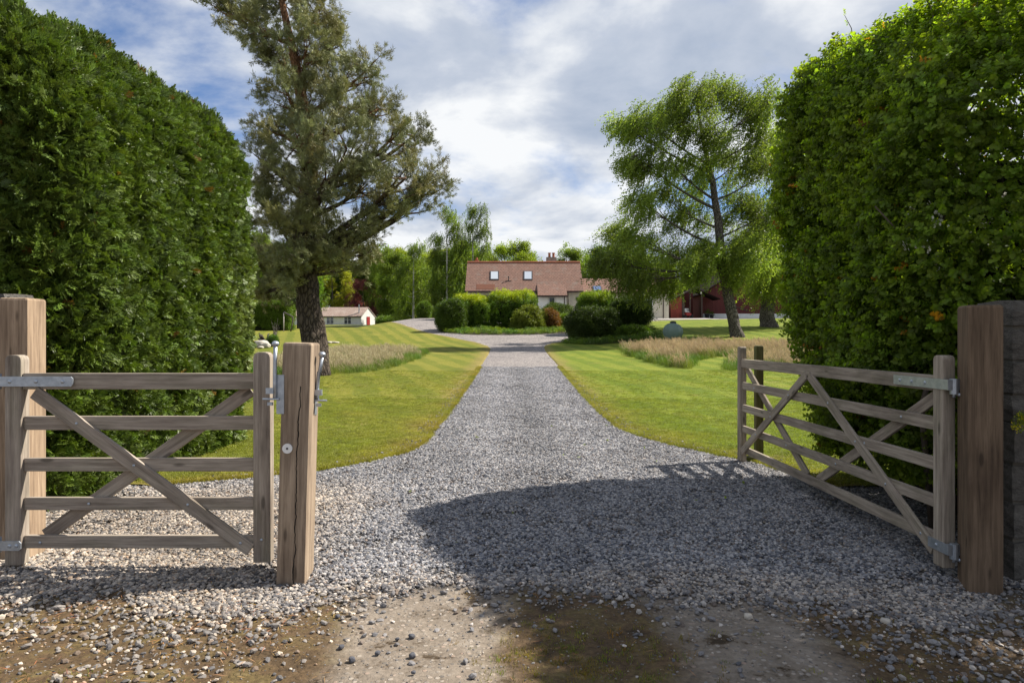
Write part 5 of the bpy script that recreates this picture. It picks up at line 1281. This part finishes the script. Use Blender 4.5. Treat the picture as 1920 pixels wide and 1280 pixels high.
rel_(roof_slab('roof', [(bx1 + .3, D + 14.3, ze - .15), (bx1 + .3, D - .3, ze - .15), (apx, D - .3, za + .1), (apx, D + 14.3, za + .1)][::-1], MT['dark_roof'], BA), BA)
# ramp line on the wall
rel_(MB().add([(WX(1378, D), D - .05, WZ(575, D)), (WX(1402, D), D - .05, WZ(584, D)), (WX(1402, D), D - .05, WZ(582, D)), (WX(1378, D), D - .05, WZ(573, D)), (WX(1378, D), D - .02, WZ(575, D)), (WX(1402, D), D - .02, WZ(584, D)), (WX(1402, D), D - .02, WZ(582, D)), (WX(1378, D), D - .02, WZ(573, D))],
              [(0, 1, 2, 3), (7, 6, 5, 4), (0, 4, 5, 1), (1, 5, 6, 2), (2, 6, 7, 3), (3, 7, 4, 0)]).build('sloping_batten', MT['brown_trim'], BA), BA)
# open-fronted lean-to
D2 = 75.5; g2 = ground(WX(1290, D2), D2)
CP = empty('open_shed', (WX(1295, D2), D2, g2), 'open-fronted red lean-to shed at the left of the barn', 'shed')
lx0, lx1, lap = WX(1258, D2), WX(1317, D2), WX(1304, D2); zl, zap, zr = WZ(562, D2), WZ(541, D2), WZ(549, D2)
def ltop(x): return np.interp(x, [lx0, lap, lx1], [zl, zap, zr]) - .05
cladding('boards', ltop, lx0, WX(1279, D2), D2, g2 - .1, MT['sunlit_boards'], CP, CP)
mb = MB(); mb.box(lx0, lx0 + .1, D2 + .06, D2 + 4, g2 - .2, zl - .1); mb.box(lx0, lx1, D2 + 4, D2 + 4.1, g2 - .2, zap - .2); rel_(mb.build('wall', MT['shaded_boards'], CP), CP)
rel_(MB().box(WX(1281, D2), WX(1293, D2), D2 + 2.2, D2 + 2.3, g2 - .1, zl + .2).build('grey_partition', MT['chim'], CP), CP)
rel_(roof_slab('roof', [(lx0 - .25, D2 - .3, zl - .1), (lap, D2 - .3, zap + .05), (lap, D2 + 4.2, zap + .05), (lx0 - .25, D2 + 4.2, zl - .1)], MT['dark_roof'], CP, .10), CP)
rel_(roof_slab('roof', [(lap, D2 - .3, zap + .05), (lx1 + 1.9, D2 - .3, WZ(560, D2)), (lx1 + 1.9, D2 + 2.3, WZ(560, D2)), (lap, D2 + 2.3, zap + .05)], MT['dark_roof'], CP, .10), CP)
for a in (1279.5, 1294, 1316): 
    x = WX(a, D2); rel_(MB().box(x - .07, x + .07, D2 - .02, D2 + .12, g2 - .2, float(ltop(x)) - .02).build('post', MT['brown_trim'], CP), CP)
x = WX(1314, D2); rel_(MB().tube([(x, D2 - .1, zr - .1), (x, D2 - .1, zr + .1)], .1, 8).build('lamp', MT['white_paint'], CP), CP)
# garden mower parked inside, plant pots
x = WX(1290, 75.2); g3 = ground(x, 75.2); MW = empty('ride_on_mower', (x, 75.2, g3), 'small red mower parked at the mouth of the open shed', 'mower')
bm_ = bmesh.new(); bmesh.ops.create_cube(bm_, size=1.0)
for v_ in bm_.verts: v_.co = Vector((v_.co.x * .55, v_.co.y * .9, v_.co.z * .4 - (.08 if v_.co.y < 0 and v_.co.z > 0 else 0)))
bmesh.ops.bevel(bm_, geom=bm_.edges[:], offset=.08, segments=2, affect='EDGES'); me = bpy.data.meshes.new('body'); bm_.to_mesh(me); bm_.free(); link('body', me, MT['red_paint'], MW, (0, 0, .5))
MB().box(-.22, .22, .25, .62, .72, .8).box(-.22, .22, .58, .66, .8, 1.15).build('seat', MT['white_paint'], MW)
MB().tube([(0, 0, .7), (0, .1, .98)], .025, 6).tube([(-.18, .1, 1.0), (.18, .1, 1.0)], .025, 6).build('handlebar', MT['black'], MW)
for sx in (-.36, .36):
    for sy in (-.4, .45): MB().tube([(sx - .06, sy, .2), (sx + .06, sy, .2)], .2, 14).build('wheel', MT['black'], MW)
for a, s in ((1326, 1.0), (1334.5, .8)):
    x = WX(a, 77.2); g3 = ground(x, 77.2); pt = empty('plant_pot', (x, 77.2, g3), 'dark plant pot nearest the open shed' if a == 1326 else 'smaller dark plant pot against the white barn base', 'plant pot')
    MB().tube([(0, 0, 0), (0, 0, .42 * s), (0, 0, .44 * s), (0, 0, .5 * s)], [.2 * s, .27 * s, .3 * s, .3 * s], 14).build('pot', MT['black'], pt)
    q = np.array((x, 77.2, g3 + .65 * s)) + RNG.normal(size=(30, 3)) * .13; scatter('foliage', 'shrub', q, RNG.uniform(0, 6, (30, 3)), RNG.uniform(.6, 1, 30), np.ones((30, 3)) * np.array((.6, .7, .5)), pt)

# gas tank on the slope
D = 42.5; x = WX(1262, D); g3 = ground(x, D); r = .53
TK = empty('gas_tank', (x, D, g3), 'rounded green gas tank standing on the right lawn', 'tank', rz=R(68))
bm_ = bmesh.new(); bmesh.ops.create_uvsphere(bm_, u_segments=28, v_segments=18, radius=r)
for v_ in bm_.verts:
    v_.co = Vector((v_.co.z, v_.co.y, -v_.co.x)); v_.co.x = v_.co.x * .55 + (.65 if v_.co.x > 0.001 else -.65 if v_.co.x < -.001 else 0)
me = bpy.data.meshes.new('tank_body'); bm_.to_mesh(me); bm_.free(); link('tank_body', me, MT['tank'], TK, (0, 0, r + .08), smoothsh=True)
MB().tube([(0, 0, 2 * r + .05), (0, 0, 2 * r + .16)], .2, 16).tube([(0, 0, 2 * r + .16), (0, 0, 2 * r + .21)], [.2, .08], 16).build('valve_cover', MT['black'], TK)
for sx in (-.55, .55): MB().box(sx - .08, sx + .08, -.4, .4, -.15, .22).build('foot', MT['chim'], TK)

# ------------------------------------------------------------------ shed and things on the left lawn
D = 120.0; SX0, SX1 = WX(545, D), WX(677, D); gs = ground(WX(640, D), D) - .1; se = WZ(591.5, D); sr = WZ(575, D)
gs = WZ(609.5, D)
SH = empty('garden_shed', ((SX0 + SX1) / 2, D, gs), 'long low white shed with red door behind the pine', 'shed')
dep = 3.4; wdx = WX(696, D) - SX1
# plan slightly turned so the right gable shows
TURN = .0
gx = SX1
V = [(SX0, D, gs - 1.5), (gx, D, gs - 1.5), (gx + wdx, D + dep, gs - 1.5), (SX0 + wdx, D + dep, gs - 1.5), (SX0, D, se), (gx, D, se), (gx + wdx, D + dep, se), (SX0 + wdx, D + dep, se), (SX0 + wdx / 2, D + dep / 2, sr - .05), (gx + wdx / 2, D + dep / 2, sr - .05)]
rel_(MB().add(V, [(0, 1, 5, 4), (1, 2, 6, 9, 5), (2, 3, 7, 6), (3, 0, 4, 8, 7), (4, 5, 9, 8), (6, 7, 8, 9)]).build('wall', MT['white_wall'], SH), SH)
rel_(roof_slab('roof', [(SX0 - .2, D - .2, se - .12), (gx + .1, D - .2, se - .12), (gx + wdx / 2 + .1, D + dep / 2, sr), (SX0 + wdx / 2 - .2, D + dep / 2, sr)], MT['shed_roof'], SH, .1), SH)
rel_(roof_slab('roof', [(gx + wdx + .15, D + dep + .15, se - .12), (SX0 + wdx - .2, D + dep + .15, se - .12), (SX0 + wdx / 2 - .2, D + dep / 2, sr), (gx + wdx / 2 + .1, D + dep / 2, sr)], MT['shed_roof'], SH, .1), SH)
rel_(MB().box(SX0 - .2, gx + .1, D - .34, D - .215, se - .27, se - .14).build('gutter', MT['brown_trim'], SH), SH)
for a in (619, 652):
    x0, x1 = WX(a - 7, D), WX(a + 7, D); z0, z1 = WZ(607.5, D), WZ(594.5, D)
    f = rel_(MB().box(x0, x1, D - .05, D - .002, z0, z1).build('window', MT['white_paint'], SH), SH)
    for k in range(2):
        w = (x1 - x0 - .24) / 2; xx = x0 + .08 + k * (w + .08)
        for zz0, zz1 in ((z0 + .07, z0 + (z1 - z0) * .62), (z0 + (z1 - z0) * .62 + .06, z1 - .07)): rel_(MB().box(xx, xx + w, D - .07, D - .051, zz0, zz1).build('pane', MT['glass'], f), SH)
rel_(MB().tube([(WX(672, D), D + .5, se), (WX(672, D), D + .5, sr + .45)], .1, 8).build('flue', MT['zinc'], SH), SH)
e1 = Vector((wdx, dep, 0)).normalized(); nn_ = Vector((e1.y, -e1.x, 0)); c = Vector((gx, D, gs)) + Vector((wdx, dep, 0)) * .5 + nn_ * .03
p0, p1 = c - e1 * .42, c + e1 * .42; dz_ = WZ(593, D) - gs
rel_(MB().add([tuple(p0 - Vector((0, 0, .1))), tuple(p1 - Vector((0, 0, .1))), tuple(p1 + Vector((0, 0, dz_))), tuple(p0 + Vector((0, 0, dz_))), *[tuple(q + nn_ * .05) for q in (p0 - Vector((0, 0, .1)), p1 - Vector((0, 0, .1)), p1 + Vector((0, 0, dz_)), p0 + Vector((0, 0, dz_)))]],
              [(3, 2, 1, 0), (4, 5, 6, 7), (0, 1, 5, 4), (1, 2, 6, 5), (2, 3, 7, 6), (3, 0, 4, 7)]).build('door', MT['red_paint'], SH), SH)

# clipped hedge far left
D = 66.0
fx0, fx1 = WX(400, D), WX(542, D); g3 = ground(WX(510, D), D); ft = WZ(565, D)
FH = empty('garden_hedge', ((fx0 + fx1) / 2, D + .8, g3), 'square-cut green hedge at the back of the left lawn', 'hedge')
lo, hi = (fx0, D, g3 - .2), (fx1, D + 1.8, ft)
hull('inner_branches', lo, hi, .3, lambda p: p, MT['core_dark'], FH, .15, 3)
Pn, Nn = rounded_box_shell(9000, lo, hi, .3, .25); k = (Nn[:, 1] < .5) & (Pn[:, 2] > g3 + .35 + .25 * np.sin(Pn[:, 0] * 3)); Pn = Pn[k][:4200]; m = len(Pn)
scatter('foliage', 'shrub', Pn + RNG.normal(size=(m, 3)) * .04, RNG.uniform(0, 6.28, (m, 3)), RNG.uniform(.9, 1.3, m), np.array((.8, .95, .6)) * RNG.uniform(.7, 1.2, (m, 1)), FH)
# rustic frame beside it
D = 64.0; x = WX(532, D); g3 = ground(x, D); TR_ = empty('rustic_frame', (x, D, g3), 'rustic pole frame with bent branch beside the square-cut hedge', 'frame')
MB().tube([(0, 0, -.2), (0, 0, WZ(586, D) - g3)], .045, 8).build('pole', MT['stone_pale'], TR_, True)
MB().tube([(0, 0, WZ(585, D) - g3), (.35, 0, WZ(589, D) - g3), (.85, 0, WZ(594, D) - g3), (.85, 0, WZ(602, D) - g3), (.62, .05, -.1)], [.07, .08, .07, .06, .06], 8).build('bent_branch', MT['bark_grey'], TR_, True)
# trunk of the tree standing behind the pine
far_tree(560, 470, 36, 72, 'dark', 'shaded tree whose dark trunk shows just left of the pine trunk', 91, ybot=585, fullness=.9)

# stump, stones and twiggy sapling on the lawn
def rock(name, label, px, py, D, r, m, seed, cat='stone', group=None, sc=(1.3, 1, .75), sink=.3, parent=None):
    rg = np.random.default_rng(seed); bm = bmesh.new(); bmesh.ops.create_icosphere(bm, subdivisions=3, radius=1.0)
    V = np.array([v.co[:] for v in bm.verts]); V = V * (1 + .16 * lump(V, 2.3, seed) + .07 * lump(V, 5.5, seed + 1))[:, None]
    V = np.where(np.abs(V) > .75, np.sign(V) * (.75 + (np.abs(V) - .75) * .4), V)
    for v, p in zip(bm.verts, V): v.co = Vector(p * np.array(sc) * r)
    me = bpy.data.meshes.new(name); bm.to_mesh(me); bm.free()
    x = WX(px, D); o = link(name, me, m, None, (x, D, ground(x, D) + .03 + r * sc[2] * (1 - sink)), (0, 0, seed), True); return tag(o, label, cat, group)
SG = 'pale stones by the tree stump'
rock('garden_stone', 'brown stone at the left end of the stump group', 482, 0, 42, .34, MT['pot'], 3, group=SG)
rock('garden_stone', 'biggest pale stone in front of the tree stump', 491, 0, 41.6, .38, MT['stone_pale'], 4, group=SG)
rock('garden_stone', 'pale stone at the right of the stump group', 498, 0, 41.2, .26, MT['stone_pale'], 6, group=SG)
rock('garden_stone', 'small flat pale stone in front of the stump group', 489, 0, 40.4, .18, MT['stone_pale'], 8, group=SG, sc=(1.8, 1, .5))
st = empty('tree_stump', (WX(501, 43), 43, ground(WX(501, 43), 43)), 'dark upturned root stump behind the pale stones', 'stump')
mb = MB(); rg = random.Random(5); mb.tube([(0, 0, -.1), (0, .05, .45)], [.42, .3], 10, wob=.12)
for i in range(12):
    a = rg.uniform(0, 6.28); mb.tube([(.2 * math.cos(a), .2 * math.sin(a), .35), (.4 * math.cos(a), .4 * math.sin(a), rg.uniform(.35, .75)), (.55 * math.cos(a), .5 * math.sin(a), rg.uniform(.4, .95))], [.1, .07, .03], 6)
mb.build('roots', MT['bark_grey'], st, True)
shrub('shrub', 'little dark green plant beside the tree stump', 511, 9, 630, 42.6, (.5, .75, .6), 160, leafs=.9)
sp_ = empty('sapling', (WX(515, 48), 48, ground(WX(515, 48), 48)), 'bare twiggy sapling in front of the square-cut hedge', 'sapling')
mb = MB()
for i in range(9):
    a = rg.uniform(0, 6.28); h = rg.uniform(1.0, 1.75); mb.tube([(0, 0, 0), (.12 * math.cos(a), .12 * math.sin(a), h * .45), (.38 * math.cos(a), .38 * math.sin(a), h)], [.03, .02, .006], 5)
mb.build('twigs', MT['bark_grey'], sp_)
for i, (px, r) in enumerate(((610, .13), (617, .17), (625, .15), (632, .11))):
    rock('edging_stone', 'flat white stone in the short row right of the pine trunk', px, 0, 45.5 + .1 * i, r, MT['stone_pale'], 20 + i, group='row of flat white stones right of the pine trunk', sc=(1.9, 1, .55))
# dark loose stones on the worn track
for i, (px, py) in enumerate(((745, 1192), (708, 1223), (772, 1186), (775, 1268), (633, 1153), (660, 1236), (795, 1118), (640, 1212), (773, 1230))):
    Dd = F * CH / (py - HY); x = WX(px, Dd)
    o = rock('loose_stone', 'dark chipping lying loose on the worn concrete track', px, py, Dd, .009 + .003 * (i % 3), MT['stone_dark'], 60 + i, group='dark chippings on the concrete track', sc=(1.25, 1, .8), sink=.1)
    o.location.z = float(zf(x, Dd)) + .011
for i, (px, py, r, lab) in enumerate(((1403, 1157, .022, 'large tan pebble in the shade before the brown hinge post'), (1660, 1162, .02, 'pale pebble at the edge of the dark soil'), (1890, 1172, .02, 'dull brown pebble at the foot of the stone wall'))):
    Dd = F * CH / (py - HY) ; x = WX(px, Dd)
    o = rock('loose_stone', lab, px, py, Dd, r, MT['stone_pale'] if i < 2 else MT['chim'], 80 + i, sink=.2); o.location.z = float(zf(x, Dd)) + r * .45
print('scatter points', TOTAL[0])
